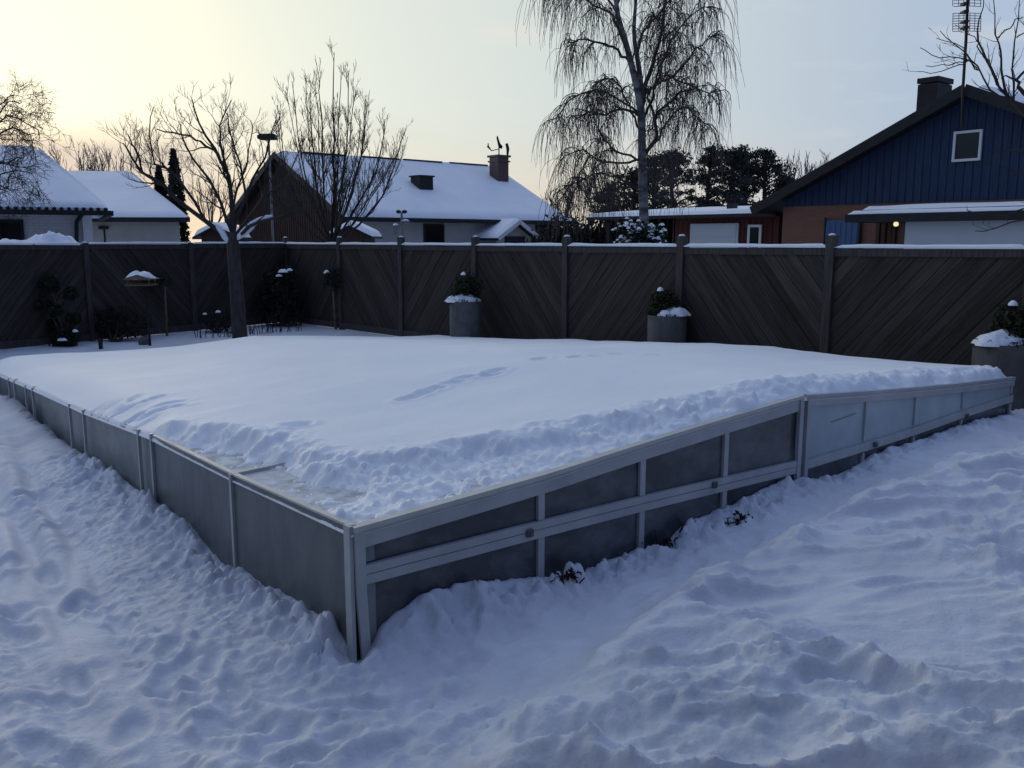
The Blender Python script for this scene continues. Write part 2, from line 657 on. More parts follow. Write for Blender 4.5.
# walking strip along the gable is smooth
path = sstep(-1.3, -.9, ty) * sstep(.1, -.15, ty) * sstep(0.2, 1.0, sx)
Zc = ((.036 * ch + .018 * ch2 - .022) * tramp + .024 * cl1 + .019 * cl2 + .011 * clods(X, Y, 24, .6, 15) + .008 * clods(X + .7, Y, 40, .5, 16) + .009 * fbm(X * 20, Y * 20, 4, 24, .6)) * nearm
Z += Zc * (1 - .75 * path)
# long fine drag marks, left track
def polydist(pts):
    best = np.full(X.shape, 9.0)
    for (x0, y0), (x1, y1) in zip(pts[:-1], pts[1:]):
        dx, dy = x1 - x0, y1 - y0
        u = np.clip(((X - x0) * dx + (Y - y0) * dy) / (dx * dx + dy * dy), 0, 1)
        best = np.minimum(best, np.hypot(X - x0 - u * dx, Y - y0 - u * dy))
    return best


for pl in ([(15, 470), (22, 500), (48, 545), (40, 600), (58, 650), (100, 700), (120, 768)],
           [(25, 500), (60, 545), (75, 590), (90, 640), (140, 720), (150, 768)],
           [(0, 440), (10, 480), (10, 530), (15, 600)]):
    d = polydist([tuple(at_z(x, y, 0)[:2]) for x, y in pl])
    Z += (.024 * np.exp(-(d / .045) ** 2) - Zc * .9 * np.exp(-(d / .10) ** 2)) - .030 * np.exp(-((d - .12) / .05) ** 2)
# banks against the walls
zl = itp(zL_tab, ty)
ins = np.maximum(0, 1)
dl = np.maximum(-sx, 0)
mL = sstep(-.25, .05, ty) * sstep(TL + .5, TL - .2, ty)
bankL = zl * np.exp(-(dl / .24) ** 1.25) * mL * (sx < .06)
clb = clods(X, Y, 9, .9, 13)
clb2 = clods(X + .3, Y, 15, .85, 14)
lump = (.09 * billow(wx * 5.5, wy * 5.5, 3, 31) + .075 * clb + .045 * clb2 - .035) * np.exp(-(dl / .22) ** 2) * mL * sstep(0, .04, dl + .02) * sstep(5.5, 3.5, ty)
Z = np.where(sx < .06, Z * (1 - .8 * np.exp(-(dl / .05) ** 2) * mL) + bankL + lump * (.25 + .75 * sstep(.0, .05, dl)), Z)
# gable side: bank, path, outer mound
dg = np.maximum(-ty, 0)
zg = itp(zG_tab, np.clip(sx, 0, SE))
zp = np.interp(sx, [-1, .2, 1, 3.2, 5, 6.5, 7.2, 10], [0, 0, .03, .16, .24, .25, .10, 0])
mG = sstep(-.1, .12, sx) * sstep(SE + .9, SE + .1, sx)
front = (ty < .06)
bankG = (np.maximum(zg - zp, -.02)) * np.exp(-(dg / .17) ** 1.5) * mG
lumpG = (.085 * billow(wx * 6.5, wy * 6.5, 3, 41) + .07 * clb + .045 * clb2 - .035) * np.exp(-((dg - .07) / .13) ** 2) * mG * sstep(0, .3, sx) * (1 - .5 * sstep(2.4, 3.6, sx))
Zg = Z * (1 - .8 * np.exp(-(dg / .05) ** 2) * mG) + zp * sstep(2.5, -.2, ty) + bankG + lumpG * (.3 + .7 * sstep(0, .05, dg))
Z = np.where(front & (sx > -.1), Zg, np.where(sx > SE, Z + zp * sstep(2.5, .2, ty), Z + 0))
tc_ = np.interp(sx, [-.6, -.1, 1, 3.2, 4.4, 8], [-1.35, -1.02, -.66, -.62, -.8, -.95]) + .10 * fbm(sx * 1.3, ty * 1.3, 3, 51)
zm = np.interp(sx, [-.6, 0, 1, 3.2, 4.4, 8], [.06, .13, .19, .18, .20, .22])
tc_ = tc_ + .05 * fbm(sx * 6, ty * 6, 3, 53)
mm = sstep(.24, -.14, ty - tc_) * sstep(-.55, .15, sx + .22 * fbm(X * 1.6, Y * 1.6, 3, 52)) * sstep(10, 7, sx)
rid = 1 - np.abs(2 * vnoise(X * 1.7 + .35 * fbm(X * 2, Y * 2, 2, 61), Y * 6.3 + .6 * fbm(X * 1.5, Y * 1.5, 2, 62), 63) - 1)
rid2 = 1 - np.abs(2 * vnoise(X * 4.4 + .3 * fbm(X * 4, Y * 4, 2, 64), Y * 13.5 + .5 * fbm(X * 3, Y * 3, 2, 65), 66) - 1)
q_ = at_z(890, 560, .42)
smoothpatch = sstep(1.1, .5, np.hypot(X - q_[0], (Y - q_[1]) * .9) / .62)
Z -= mm * Zc * np.maximum(.1, .8 * smoothpatch)
Z += mm * (zm + (.100 * rid ** 1.3 + .038 * rid2 + .022 * clods(X, Y, 7.5, .7, 18) - .06) * (1 - .75 * smoothpatch))
# footprints
fr = np.random.default_rng(3)


def footprint(cx, cy, ang, depth, ln=.15, wd=.055):
    global Z
    i0, i1 = np.searchsorted(gx, [cx - .4, cx + .4])
    j0, j1 = np.searchsorted(gy, [cy - .4, cy + .4])
    if i1 <= i0 or j1 <= j0:
        return
    xx, yy = X[i0:i1, j0:j1] - cx, Y[i0:i1, j0:j1] - cy
    a = (xx * math.cos(ang) + yy * math.sin(ang)) / ln
    b = (-xx * math.sin(ang) + yy * math.cos(ang)) / wd
    q = np.sqrt(a * a + b * b)
    Z[i0:i1, j0:j1] += -depth * sstep(1.15, .6, q) + depth * .35 * np.exp(-((q - 1.35) / .3) ** 2)


for k in range(110):
    px, py = fr.uniform(-20, 520), fr.uniform(430, 768)
    p = at_z(px, py, 0)
    s_, t_ = np.dot(p - C0, UU), np.dot(p - C0, WW)
    if s_ > -.45 and t_ > -.3:
        continue
    footprint(p[0], p[1], fr.normal(2.2 if px < 250 else .7, .5), fr.uniform(.012, .035), fr.uniform(.11, .17), fr.uniform(.045, .07))
for k in range(26):
    s_ = fr.uniform(.3, 6)
    t_ = -.45 + fr.normal(0, .12)
    p = st(s_, t_, 0)
    footprint(p[0], p[1], math.atan2(UU[1], UU[0]) + fr.normal(0, .3), fr.uniform(.008, .02))
for k in range(40):
    s_, t_ = fr.uniform(.5, 5), fr.uniform(-3, -1.1)
    p = st(s_, t_, 0)
    footprint(p[0], p[1], fr.normal(.1, .35), fr.uniform(.02, .045), fr.uniform(.10, .18), fr.uniform(.035, .06))
cd_ = np.hypot(X - C0[0] - .0, Y - C0[1] + .02)
cd_ = cd_ + .03 * fbm(X * 9, Y * 9, 2, 17)
Z = Z * sstep(.02, .12, cd_) - .012 * sstep(.12, .02, cd_)
Z += .028 * np.exp(-((cd_ - .16) / .06) ** 2) * (clb + .5 * clb2 + .15) * (sx < .0)
# under the enclosure the ground lies bare and lower
inside = sstep(.01, .05, sx) * sstep(SE - .01, SE - .05, sx) * sstep(.01, .05, ty) * sstep(TL + .2, TL - .2, ty)
Z = Z * (1 - inside) - .10 * inside
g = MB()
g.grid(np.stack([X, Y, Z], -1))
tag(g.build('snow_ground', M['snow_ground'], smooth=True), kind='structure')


def ground_z(x, y):
    i, j = min(np.searchsorted(gx, x), len(gx) - 1), min(np.searchsorted(gy, y), len(gy) - 1)
    return float(Z[i, j])


# ------------------------------------------------------------------ pool enclosure
pool = thing('pool_enclosure', 'low grey framed telescopic pool enclosure with dark panes under deep snow', 'pool enclosure', C0)
POST_T = [q[0] for q in (side(232, 473), side(152, 434), side(84, 411), side(33, 388))]
bt = [0.0] + POST_T + [6.9, TL]
bt = sorted(set(bt))
print('bt', bt, 'SE', SE)
for k in range(len(bt) - 1):
    t0, t1 = bt[k], bt[k + 1]
    ins = .03 * max(0, k - 1)
    m = MB()
    t0_ = t0 - (.10 if k >= 2 else 0)
    a, b = t0_ + .012, t1 - .012
    P = [st(ins, a, -.12), st(ins, b, -.12), st(ins, b, float(hside(b)) - .014), st(ins, a, float(hside(a)) - .014)]
    m.prism(P, UU * .014)
    m.build('side_panel', M['panel_dark'] if k < 2 else M['panel_mid'], pool)
    m = MB()
    m.prism([st(ins - .004, a, float(hside(a)) - .012), st(ins - .004, b, float(hside(b)) - .012), st(ins - .004, b, float(hside(b)) - .002), st(ins - .004, a, float(hside(a)) - .002)], UU * .03)
    m.build('eave_trim', M['alu_light'], pool)
POST2 = {1: side(139, 431)[0], 2: side(70, 406)[0], 3: side(26, 386)[0]}
for k, t in enumerate(bt[1:-1]):
    m = MB()
    h = float(hside(t)) + (.003 if k >= 1 else -.004)
    m.box(st(-.005, t, (h - .12) / 2 - .0), UU * .010, WW * .0125, (0, 0, (h + .12) / 2))
    m.build('side_post', M['alu'], pool)
    if k >= 1:
        m = MB()
        h -= .03
        t2 = POST2.get(k, t + .3)
        h = float(hside(t2)) + .0015
        m.box(st(-.004, t2, (h - .12) / 2), UU * .010, WW * .0115, (0, 0, (h + .12) / 2))
        m.build('side_post', M['alu'], pool)
# corner posts: a pair with a dark gap that opens towards the foot
m = MB()
m.prism([st(-.016, -.004, -.15), st(-.016, .045, -.15), st(-.016, .045, hL0 - .004), st(-.016, -.004, hL0 - .004)], UU * .018)
m.build('corner_post', M['alu'], pool)
m = MB()
zz = itp(mid_tab, 0.05)
m.prism([st(.034, -.018, -.15), st(.072, -.018, -.15), st(.052, -.018, .30), st(.050, -.018, hL0 - .02), st(.0035, -.018, hL0 - .012), st(.0055, -.018, .30)], WW * .02)
m.build('corner_post', M['alu'], pool)
m = MB()
m.box(st(.03, .03, .2), UU * .02, WW * .02, (0, 0, .34))
m.build('corner_gap_shade', M['black'], pool)  # black block standing in for the shade inside the gap
# gable
SP = [gab(x, y)[0] for x, y in ((541, 480), (643, 447), (727, 420), (804, 397), (867, 392), (917, 388), (964, 384))] + [SE - .03]
Sbrk = SP[3]
topz = lambda s: float(itp(top_tab, s))
midz = lambda s: float(itp(mid_tab, s))
# panes between posts
ss = [.06] + SP
for k in range(8):
    a, b = ss[k], ss[k + 1]
    front_off = -.004 if k >= 4 else 0
    up, lo = MB(), MB()
    up.prism([st(a, .012 + front_off, midz(a)), st(b, .012 + front_off, midz(b)), st(b, .012 + front_off, topz(b) - .05), st(a, .012 + front_off, topz(a) - .05)], WW * .008)
    up.build('window_pane', M['window'] if k < 4 else M['frost'], pool)
    lo.prism([st(a, .012, -.12), st(b, .012, -.12), st(b, .012, midz(b)), st(a, .012, midz(a))], WW * .008)
    lo.build('lower_pane', M['window'], pool)


def strip(name, s0, s1, zf0, zf1, off, th, mat, n=10):
    m = MB()
    q = np.linspace(s0, s1, n)
    P = [st(s, off, zf0(s)) for s in q] + [st(s, off, zf1(s)) for s in q[::-1]]
    # quads rather than one concave polygon
    for i in range(n - 1):
        m.prism([st(q[i], off, zf0(q[i])), st(q[i + 1], off, zf0(q[i + 1])), st(q[i + 1], off, zf1(q[i + 1])), st(q[i], off, zf1(q[i]))], WW * th)
    return m.build(name, mat, pool)


b0, b1 = Sbrk - .022, Sbrk + .028
rail_w = lambda s: .085 if s < Sbrk else .05
strip('top_rail', .0505, b0, lambda s: topz(s) - .095, lambda s: topz(s) - .018, -.010, .02, M['alu'])
strip('top_rail', b1, SE, lambda s: topz(s) - .075, lambda s: topz(s) - .018, -.010, .02, M['alu'])
strip('eave_lip', 0.0, b0, lambda s: topz(s) - .018, lambda s: topz(s) + .004, -.022, .05, M['alu_light'])
strip('eave_lip', b1, SE, lambda s: topz(s) - .018, lambda s: topz(s) + .002, -.018, .04, M['alu'])
# middle rail: two profiles with a shadow line between
strip('middle_rail', .045, b0, lambda s: midz(s) + .004, lambda s: midz(s) + .042, -.014, .024, M['alu'])
strip('middle_rail', .052, b0, lambda s: midz(s) - .042, lambda s: midz(s) + .000, -.012, .022, M['alu'])
strip('middle_rail', b1, SE, lambda s: midz(s) - .032, lambda s: midz(s) + .028, -.010, .02, M['alu'])
for k, s in enumerate(SP):
    if k == 3:
        for sa, w in ((b0 - .018, .02), (b1 + .016, .018)):
            m = MB()
            m.prism([st(sa - w, -.018, -.12), st(sa + w, -.018, -.12), st(sa + w, -.018, topz(sa + w) - .02), st(sa - w, -.018, topz(sa - w) - .02)], WW * .026)
            m.build('gable_post', M['alu'], pool)
        continue
    w = .02 if k < 3 else .014
    for z0, z1, off in ((lambda s: -.12, lambda s: midz(s) - .043, -.006), (lambda s: midz(s) + .043, lambda s: topz(s) - .06, -.006)):
        if k > 3 and k < 7 and off == -.006 and z1(s) > midz(s):
            w = .011
        m = MB()
        m.prism([st(s - w, off, z0(s - w)), st(s + w, off, z0(s + w)), st(s + w, off, z1(s + w)), st(s - w, off, z1(s - w))], WW * .018)
        m.build('gable_post', M['alu'], pool)
# side frame strip beside the corner, seen inside the first window
for z0, z1 in ((lambda s: -.1, lambda s: midz(s) - .05), (lambda s: midz(s) + .05, lambda s: topz(s) - .09)):
    m = MB()
    m.prism([st(.05, .004, z0(.05)), st(.105, .004, z0(.105)), st(.105, .004, z1(.105)), st(.05, .004, z1(.05))], WW * .007)
    m.build('inner_frame', M['panel_mid'], pool)
for x, y in ((527, 532), (712, 484), (873, 444), (965, 416)):
    s, z = gab(x, y)
    m = MB()
    m.box(st(s, -.022, z), UU * .018, WW * .008, (0, 0, .018))
    m.box(st(s, -.032, z - .004), UU * .006, WW * .004, (0, 0, .012))
    m.build('latch', M['panel_dark'], pool)
# faint inner profiles behind the frosted panes
for (s0, s1) in ((SP[3], SP[4]),):
    m = MB()
    zc = (midz((s0 + s1) / 2) * .45 + topz((s0 + s1) / 2) * .55)
    m.bar(st(s0 + (s1 - s0) * .45, .006, zc), st(s1 - .12, .006, zc + .02), .004, .006)
    m.build('pane_scratch', M['panel_mid'], pool)
# roof panels, one per bay, with slight seams and ribs
for k in range(len(bt) - 1):
    t0, t1 = bt[k] + .004, bt[k + 1] - .004
    sgrid = np.linspace(0.0, SE, 24)
    m = MB()
    P = np.array([[st(s, t, float(roofz(s, t)) - .012) for t in (t0, t1)] for s in sgrid])
    P2 = P.copy()
    P2[..., 2] -= .015
    m.grid(P)
    m.grid(P2[::-1])
    m.build('roof_panel', M['roofpanel'], pool)
    if k:
        t = bt[k]
        m = MB()
        q = [st(s, t, float(roofz(s, t)) - .004) for s in sgrid]
        for i in range(len(q) - 1):
            m.bar(q[i], q[i + 1], .022, .018)
        m.build('roof_rib', M['alu_light'], pool)
# walls on the two hidden sides
m = MB()
for i in range(len(bt) - 1):
    a, b = bt[i], bt[i + 1]
    m.prism([st(SE - .03, a, -.12), st(SE - .03, b, -.12), st(SE - .03, b, float(roofz(SE, b)) - .03), st(SE - .03, a, float(roofz(SE, a)) - .03)], UU * .014)
m.build('side_panel', M['panel_mid'], pool)
m = MB()
q = np.linspace(0, SE, 10)
for i in range(9):
    m.prism([st(q[i], TL - .02, -.12), st(q[i + 1], TL - .02, -.12), st(q[i + 1], TL - .02, float(roofz(q[i + 1], TL)) - .03), st(q[i], TL - .02, float(roofz(q[i], TL)) - .03)], WW * .014)
m.build('end_panel', M['panel_mid'], pool)

# ---- the snow on the enclosure
sa = np.concatenate([np.arange(-.01, 2.6, .016), np.arange(2.6, SE + .02, .022)])
ta = np.concatenate([np.arange(-.012, 1.6, .016), np.arange(1.6, 3.6, .024), np.arange(3.6, TL + .3, .045)])
SS, TT = np.meshgrid(sa, ta, indexing='ij')
sl = np.interp(TT, [0, .78, 1.3, 1.6, 1.9, 2.1, 2.45, 2.8, 9], [.5, .40, .40, .38, .29, .20, .09, -.22, -.3])
tl = np.interp(SS, [0, .34, 1.02, 1.72, 2.42, 3.2, 6.5], [.92, .74, .50, .35, .23, .17, .13])
nz = fbm(SS * 4, TT * 4, 4, 71)
d = np.minimum(SS - sl, TT - tl) + .10 * nz + .05 * fbm(SS * 9, TT * 9, 3, 72)
rc1, rc2 = clods(SS, TT, 8, .85, 81), clods(SS + 1.3, TT, 15, .8, 82)
dE = SE - SS
thick = (.105 + .022 * fbm(SS * .7, TT * .7, 2, 73)) * sstep(-.19, .10, d)
thick = thick + .022 * np.exp(-((d - .03) / .09) ** 2) * (billow(SS * 7, TT * 7, 3, 74) * 2 - .35)
# crumbs between the lip and the edge
thick = thick + (.014 * rc1 + .018 * rc2) * np.exp(-((d + .02) / .10) ** 2)
rc3 = clods(SS, TT + .7, 26, .8, 83)
crumb = np.clip(.030 * billow(SS * 9, TT * 9, 4, 75) + .020 * rc1 + .022 * rc2 + .016 * rc3 + .03 * fbm(SS * 3.0, TT * 3.0, 3, 76) + .000, -.02, .07)
near_side = sstep(.46, .18, SS) * sstep(.10, .45, TT) * sstep(2.75, 2.4, TT)
crumb = crumb * (1 - .5 * near_side) - .0175 * near_side * (1 + .5 * fbm(SS * 11, TT * 11, 3, 84)) - .03 * sstep(.05, .0, SS) * sstep(2.6, 2.0, TT) + .012 * sstep(.5, 2.5, SS)
out_ = 1 - sstep(-.10, .04, d)
thick = thick + crumb * out_
thick *= np.where(TT < 2.3, sstep(-.005, .03, SS), sstep(-.02, .03 + .32 * sstep(2.3, 3.0, TT), SS) ** .6) * sstep(-.01, .05 + .04 * vnoise(SS * 9, TT * 0, 5), TT) * sstep(-.015, .16, dE)
# wind-smoothed with faint drifts
thick += .012 * fbm(SS * .9, TT * 2.2, 3, 77) * sstep(.1, .5, d)
far = sstep(TL + .3, TL - .5, TT)


def dent(s0, t0, ang, depth, ln, wd):
    global thick
    a = ((SS - s0) * math.cos(ang) + (TT - t0) * math.sin(ang)) / ln
    b = (-(SS - s0) * math.sin(ang) + (TT - t0) * math.cos(ang)) / wd
    q = np.sqrt(a * a + b * b)
    thick = thick - depth * sstep(1.2, .5, q) + depth * .3 * np.exp(-((q - 1.4) / .3) ** 2)


def roof_st(x, y):
    z = .8
    for _ in range(6):
        p = at_z(x, y, z)
        s, t = float(np.dot(p - C0, UU)), float(np.dot(p - C0, WW))
        z = float(roofz(np.clip(s, 0, SE), np.clip(t, 0, TL))) + .12
    return s, t


for x, y, dp in ((405, 394, .03), (425, 388, .035), (436, 385, .03), (458, 379, .02), (472, 375, .035), (486, 371, .04), (500, 367, .035),
                 (545, 356, .03), (575, 353, .03), (592, 352, .025), (615, 351, .02), (650, 352, .015), (300, 419, .03), (285, 421, .025)):
    s, t = roof_st(x, y)
    dent(s + fr.normal(0, .03), t + fr.normal(0, .04), fr.normal(.1, .3), dp * .85, .10, .055)
for k in range(16):
    s, t = roof_st(fr.uniform(85, 170), fr.uniform(393, 409))
    dent(s, t, fr.normal(.2, .3), fr.uniform(.010, .022), .13, .04)
Zs = roofz(SS, TT) - .012 + np.where(thick > .004, thick, thick * 1.0 - .006)
Zs = np.where(TT > TL - .05, Zs * far + (1 - far) * .02, Zs)
edge = (dE < .0) | (TT < -.008) | (SS < -.005)
Zs = np.where(edge, roofz(SS, TT) - .035, Zs)
P = C0[None, None, :] + SS[..., None] * UU + TT[..., None] * WW
P[..., 2] = Zs
m = MB()
m.grid(P)
tag(m.build('snow_blanket', M['snow_roof'], smooth=True),
    'thick smooth blanket of snow lying on the low pool enclosure', 'snow', kind='stuff')


# ------------------------------------------------------------------ helpers: snow strips, clipped boards
def snow_strip(mb, p0, p1, w, h, seed, seg=None):
    p0, p1 = np.asarray(p0, float), np.asarray(p1, float)
    Ln = np.linalg.norm(p1 - p0)
    seg = seg or max(6, int(Ln / .07))
    d = (p1 - p0) / Ln
    s = np.cross(d, (0, 0, 1.0))
    s /= np.linalg.norm(s)
    prof = [(-.5, -.02), (-.56, .25), (-.42, .75), (-.15, 1.0), (.15, 1.0), (.42, .75), (.56, .25), (.5, -.02)]
    u = np.linspace(0, 1, seg)
    P = np.zeros((seg, len(prof), 3))
    for i, q in enumerate(u):
        hh = h * (1 + .35 * float(fbm(np.array(q * Ln * 2.2), np.array(seed * 3.7), 3, seed)))
        ww = w * (1 + .15 * float(fbm(np.array(q * Ln * 3.2), np.array(seed * 1.7 + 9), 2, seed + 3)))
        if i in (0, seg - 1):
            hh *= .3
        for j, (a, b) in enumerate(prof):
            P[i, j] = p0 + d * (q * Ln) + s * a * ww + np.array([0, 0, b * hh])
    mb.grid(P)


def clip_poly(poly, a, b, c):
    """keep a*x+b*y<=c"""
    r = []
    for i in range(len(poly)):
        p, q = poly[i], poly[(i + 1) % len(poly)]
        dp, dq = a * p[0] + b * p[1] - c, a * q[0] + b * q[1] - c
        if dp <= 0:
            r.append(p)
        if (dp < 0 < dq) or (dq < 0 < dp):
            k = dp / (dp - dq)
            r.append((p[0] + (q[0] - p[0]) * k, p[1] + (q[1] - p[1]) * k))
    return r


def diag_panel(p0, p1, z0, z1, slant, seed, parent, bw=.115):
    """boards set at 45 degrees filling the bay from p0 to p1"""
    rg = np.random.default_rng(seed)
    p0, p1 = np.asarray(p0, float), np.asarray(p1, float)
    Ln = np.linalg.norm((p1 - p0)[:2])
    d = (p1 - p0) / Ln
    n = np.array([d[1], -d[0], 0])
    if np.dot(n, p0) > 0:
        n = -n                     # towards the camera
    m = MB()
    ang = math.radians(50) * slant
    ca, sa_ = math.cos(ang), math.sin(ang)
    R = math.hypot(Ln, z1 - z0)
    k = -R
    cx, cz = Ln / 2, (z0 + z1) / 2
    while k < R:
        w = bw * rg.uniform(.75, 1.15)
        pl = []
        for (a, b) in ((-R, k + .0022), (R, k + .0022), (R, k + w - .0022), (-R, k + w - .0022)):
            pl.append((cx + a * ca - b * sa_, cz + a * sa_ + b * ca))
        for (A, B, Cc) in ((-1, 0, 0), (1, 0, Ln), (0, -1, -z0), (0, 1, z1)):
            if len(pl) > 2:
                pl = clip_poly(pl, A, B, Cc)
        if len(pl) > 2:
            r = float(rg.uniform(-.4, .35)) + (.8 if rg.random() < .06 else 0)
            off = rg.uniform(0, .012)
            pts = [p0 * np.array([1, 1, 0]) + d * q[0] + n * off + np.array([0, 0, q[1]]) for q in pl]
            lc = [((q[0] - cx) * ca + (q[1] - cz) * sa_, -(q[0] - cx) * sa_ + (q[1] - cz) * ca, r) for q in pl]
            m.prism(pts, n * .02, lc)
        k += w
    # backing so no light leaks between boards
    m.prism([p0 * np.array([1, 1, 0]) - n * .012 + np.array([0, 0, z0]), p1 * np.array([1, 1, 0]) - n * .012 + np.array([0, 0, z0]),
             p1 * np.array([1, 1, 0]) - n * .012 + np.array([0, 0, z1]), p0 * np.array([1, 1, 0]) - n * .012 + np.array([0, 0, z1])], n * .006)
    return m.build('board_panel', M['fence'], parent), n


FA, FB = at_y(402, 240, 16.0), at_y(833, 240, 10.0)
FA[2] = FB[2] = 0
fpost = lambda i: FA + (FB - FA) * i / 4
CORN = fpost(-2.05)
LF0 = at_z(-2, 350, 0)
LF0[2] = 0
ldir = (LF0 - CORN) / np.linalg.norm(LF0 - CORN)


def fence(name, label, posts, slants, top, seed0, snowh, posttop, visible_posts=None):
    root = thing(name, label, 'fence', posts[0])
    for k in range(len(posts) - 1):
        a, b = posts[k], posts[k + 1]
        d = (b - a) / np.linalg.norm(b - a)
        ob, n = diag_panel(a + d * .05, b - d * .05, .03, top - .07, slants[k], seed0 + k, root)
        m = MB()
        m.bar(a + d * .05 + np.array([0, 0, top - .055]) + n * .02, b - d * .05 + np.array([0, 0, top - .04]) + n * .02, .05, .08)
        m.build('top_rail', M['fencepost'], root)
        m = MB()
        m.bar(a + d * .05 + np.array([0, 0, .075]) + n * .045, b - d * .05 + np.array([0, 0, .075]) + n * .045, .03, .12)
        m.build('bottom_rail', M['fencepost'], root)
        m = MB()
        snow_strip(m, a + d * .05 + np.array([0, 0, top]) + n * .02, b - d * .05 + np.array([0, 0, top]) + n * .02, .075, snowh, seed0 + k)
        m.build('snow_cap', M['snow'], root, True)
    for k, p in enumerate(posts):
        m = MB()
        ax = d * .05
        ay = n * .05
        zt = posttop
        m.box(p + n * .02 + np.array([0, 0, zt / 2 - .1]), ax, ay, (0, 0, zt / 2 + .1))
        po = m.build('post', M['fencepost'], root)
        m = MB()
        m.lathe(p + n * .02 + np.array([0, 0, zt]), [(.042, -.003), (.042, .008), (.028, .020), (.008, .025)], 10, .35, k + seed0)
        m.build('snow_cap', M['snow'], po, True)
    return root


fence('wooden_fence', 'tall weathered fence of slanted boards running from the back corner to the right', [fpost(i) for i in (-2.05, -1, 0, 1, 2, 3, 4, 5, 6.2)],
      [1, -1, 1, -1, 1, -1, 1, -1], 1.665, 100, .04, 1.80)
lp = [CORN]
for x in (192, 88):
    # intersection of the fence line with the pixel column
    n_ = np.array([-ldir[1], ldir[0], 0])
    q = at_plane(x, 300, CORN, n_)
    q[2] = 0
    lp.append(q)
step = lp[2] - lp[1]
lp += [lp[2] + step * .9, lp[2] + step * 1.8]
fence('wooden_fence', 'darker slanted board fence on the left behind the bird feeder', lp, [-1, 1, -1, 1], 1.68, 200, .035, 1.70)


# ------------------------------------------------------------------ planters
def ball_points(c, r, n, rng, squash=1.0, shell=.5):
    d = rng.normal(size=(n, 3))
    d /= np.linalg.norm(d, axis=1)[:, None]
    rr = r * (shell + (1 - shell) * rng.random(n) ** .6)
    lob = 1 + .16 * np.sin(d[:, 0] * 5 + c[0]) * np.cos(d[:, 2] * 4 + c[1]) + .1 * np.sin(d[:, 1] * 9)
    p = d * (rr * lob)[:, None]
    p[:, 2] *= squash
    return np.asarray(c) + p


def snow_lump(mb, c, rx, ry, h, seed, n=14):
    """uneven mound of snow"""
    c = np.asarray(c, float)
    P = np.zeros((n + 1, 28, 3))
    for i in range(n + 1):
        f = i / n
        for j in range(28):
            t = 2 * math.pi * j / 28
            wob = 1 + .28 * float(fbm(np.array(math.cos(t) * 1.6 + seed), np.array(math.sin(t) * 1.6), 3, seed))
            x, y = math.cos(t) * rx * f * wob, math.sin(t) * ry * f * wob
            z = h * (1 - f ** 2.4) * (1 + .5 * float(fbm(np.array(x * 9 + seed), np.array(y * 9), 3, seed + 1)))
            P[i, j] = c + (x, y, z - (.012 if i == n else 0))
    Q = np.concatenate([P, P[:, :1]], 1)
    mb.grid(Q)


def planter(label, c, r, h, shrub_off, shrub_r, snow_off, seed):
    rg = np.random.default_rng(seed)
    c = np.asarray(c, float)
    root = thing('planter', label, 'planter', c, 'concrete planters along the fence')
    m = MB()
    m.lathe(c, [(r * .97, -.15), (r * .99, h * .5), (r, h - .02), (r * .985, h), (r * .86, h), (r * .85, h - .08), (.02, h - .08)], 36)
    m.build('pot', M['concrete'], root, False)
    m = MB()
    sc = c + np.array([shrub_off[0], shrub_off[1], h + shrub_r * .75])
    m.leaves(ball_points(sc, shrub_r, 1500, rg, .95, .55), .022, rg)
    m.leaves(ball_points(sc, shrub_r * .7, 500, rg, .9, .2), .05, rg)
    m.leaves(ball_points(c + np.array([0, 0, h]), r * 1.02, 500, rg, .2, .6), .022, rg)
    m.build('shrub', M['ever2'], root)
    m = MB()
    snow_lump(m, c + np.array([snow_off[0], snow_off[1], h + .01]), r * snow_off[2] * .92, r * .6, .10, seed)
    m.build('snow_cap', M['snow'], root, True)
    m = MB()
    snow_lump(m, c + np.array([snow_off[0] - .12, snow_off[1] - .05, h + .0]), r * .55, r * .4, .09, seed + 4)
    m.build('snow_cap', M['snow'], root, True)
    m = MB()
    snow_lump(m, sc + np.array([-.05, -.02, shrub_r * .93]), .04, .04, .03, seed + 9)
    m.build('snow_cap', M['snow'], root, True)
    for k in range(5):
        m2 = MB()
        a = rg.uniform(0, 6.3)
        p = c + np.array([math.cos(a) * r * .9, math.sin(a) * r * .9, h])
        m2.tube([p, p + np.array([math.cos(a) * .06, math.sin(a) * .06, .05]), p + np.array([math.cos(a) * .13, math.sin(a) * .13, .04])], [.006, .004, .003], 4)
        m2.build('sprig', M['ever2'], root)
    return root


def on_line(x, Y):
    p = at_y(x, 240, Y)
    p[2] = 0
    return p


planter('concrete planter with a low wide snow pile, in front of the fence near the middle', on_line(465, 13.9), .255, .80, (.02, .05), .25, (-.03, -.05, 1.1), 11)
planter('concrete planter with a round shrub above snow on one side, below the birch', on_line(669.5, 11.3), .25, .80, (-.05, .03), .19, (.09, -.06, .8), 12)
planter('large concrete planter with a round evergreen beside the far end of the enclosure', on_line(1014, 8.35), .27, .78, (.10, .02), .22, (-.06, -.05, 1.0), 13)


# ------------------------------------------------------------------ tree tools
def smooth_path(pts, n):
    pts = np.asarray(pts, float)
    k = len(pts)
    u = np.linspace(0, k - 1, n)
    r = np.zeros((n, 3))
    for i, q in enumerate(u):
        j = min(int(q), k - 2)
        f = q - j
        p0, p1, p2, p3 = pts[max(j - 1, 0)], pts[j], pts[j + 1], pts[min(j + 2, k - 1)]
        r[i] = .5 * (2 * p1 + (p2 - p0) * f + (2 * p0 - 5 * p1 + 4 * p2 - p3) * f * f + (3 * p1 - p0 - 3 * p2 + p3) * f ** 3)
    return r


def unit(v):
    return v / (np.linalg.norm(v) + 1e-9)


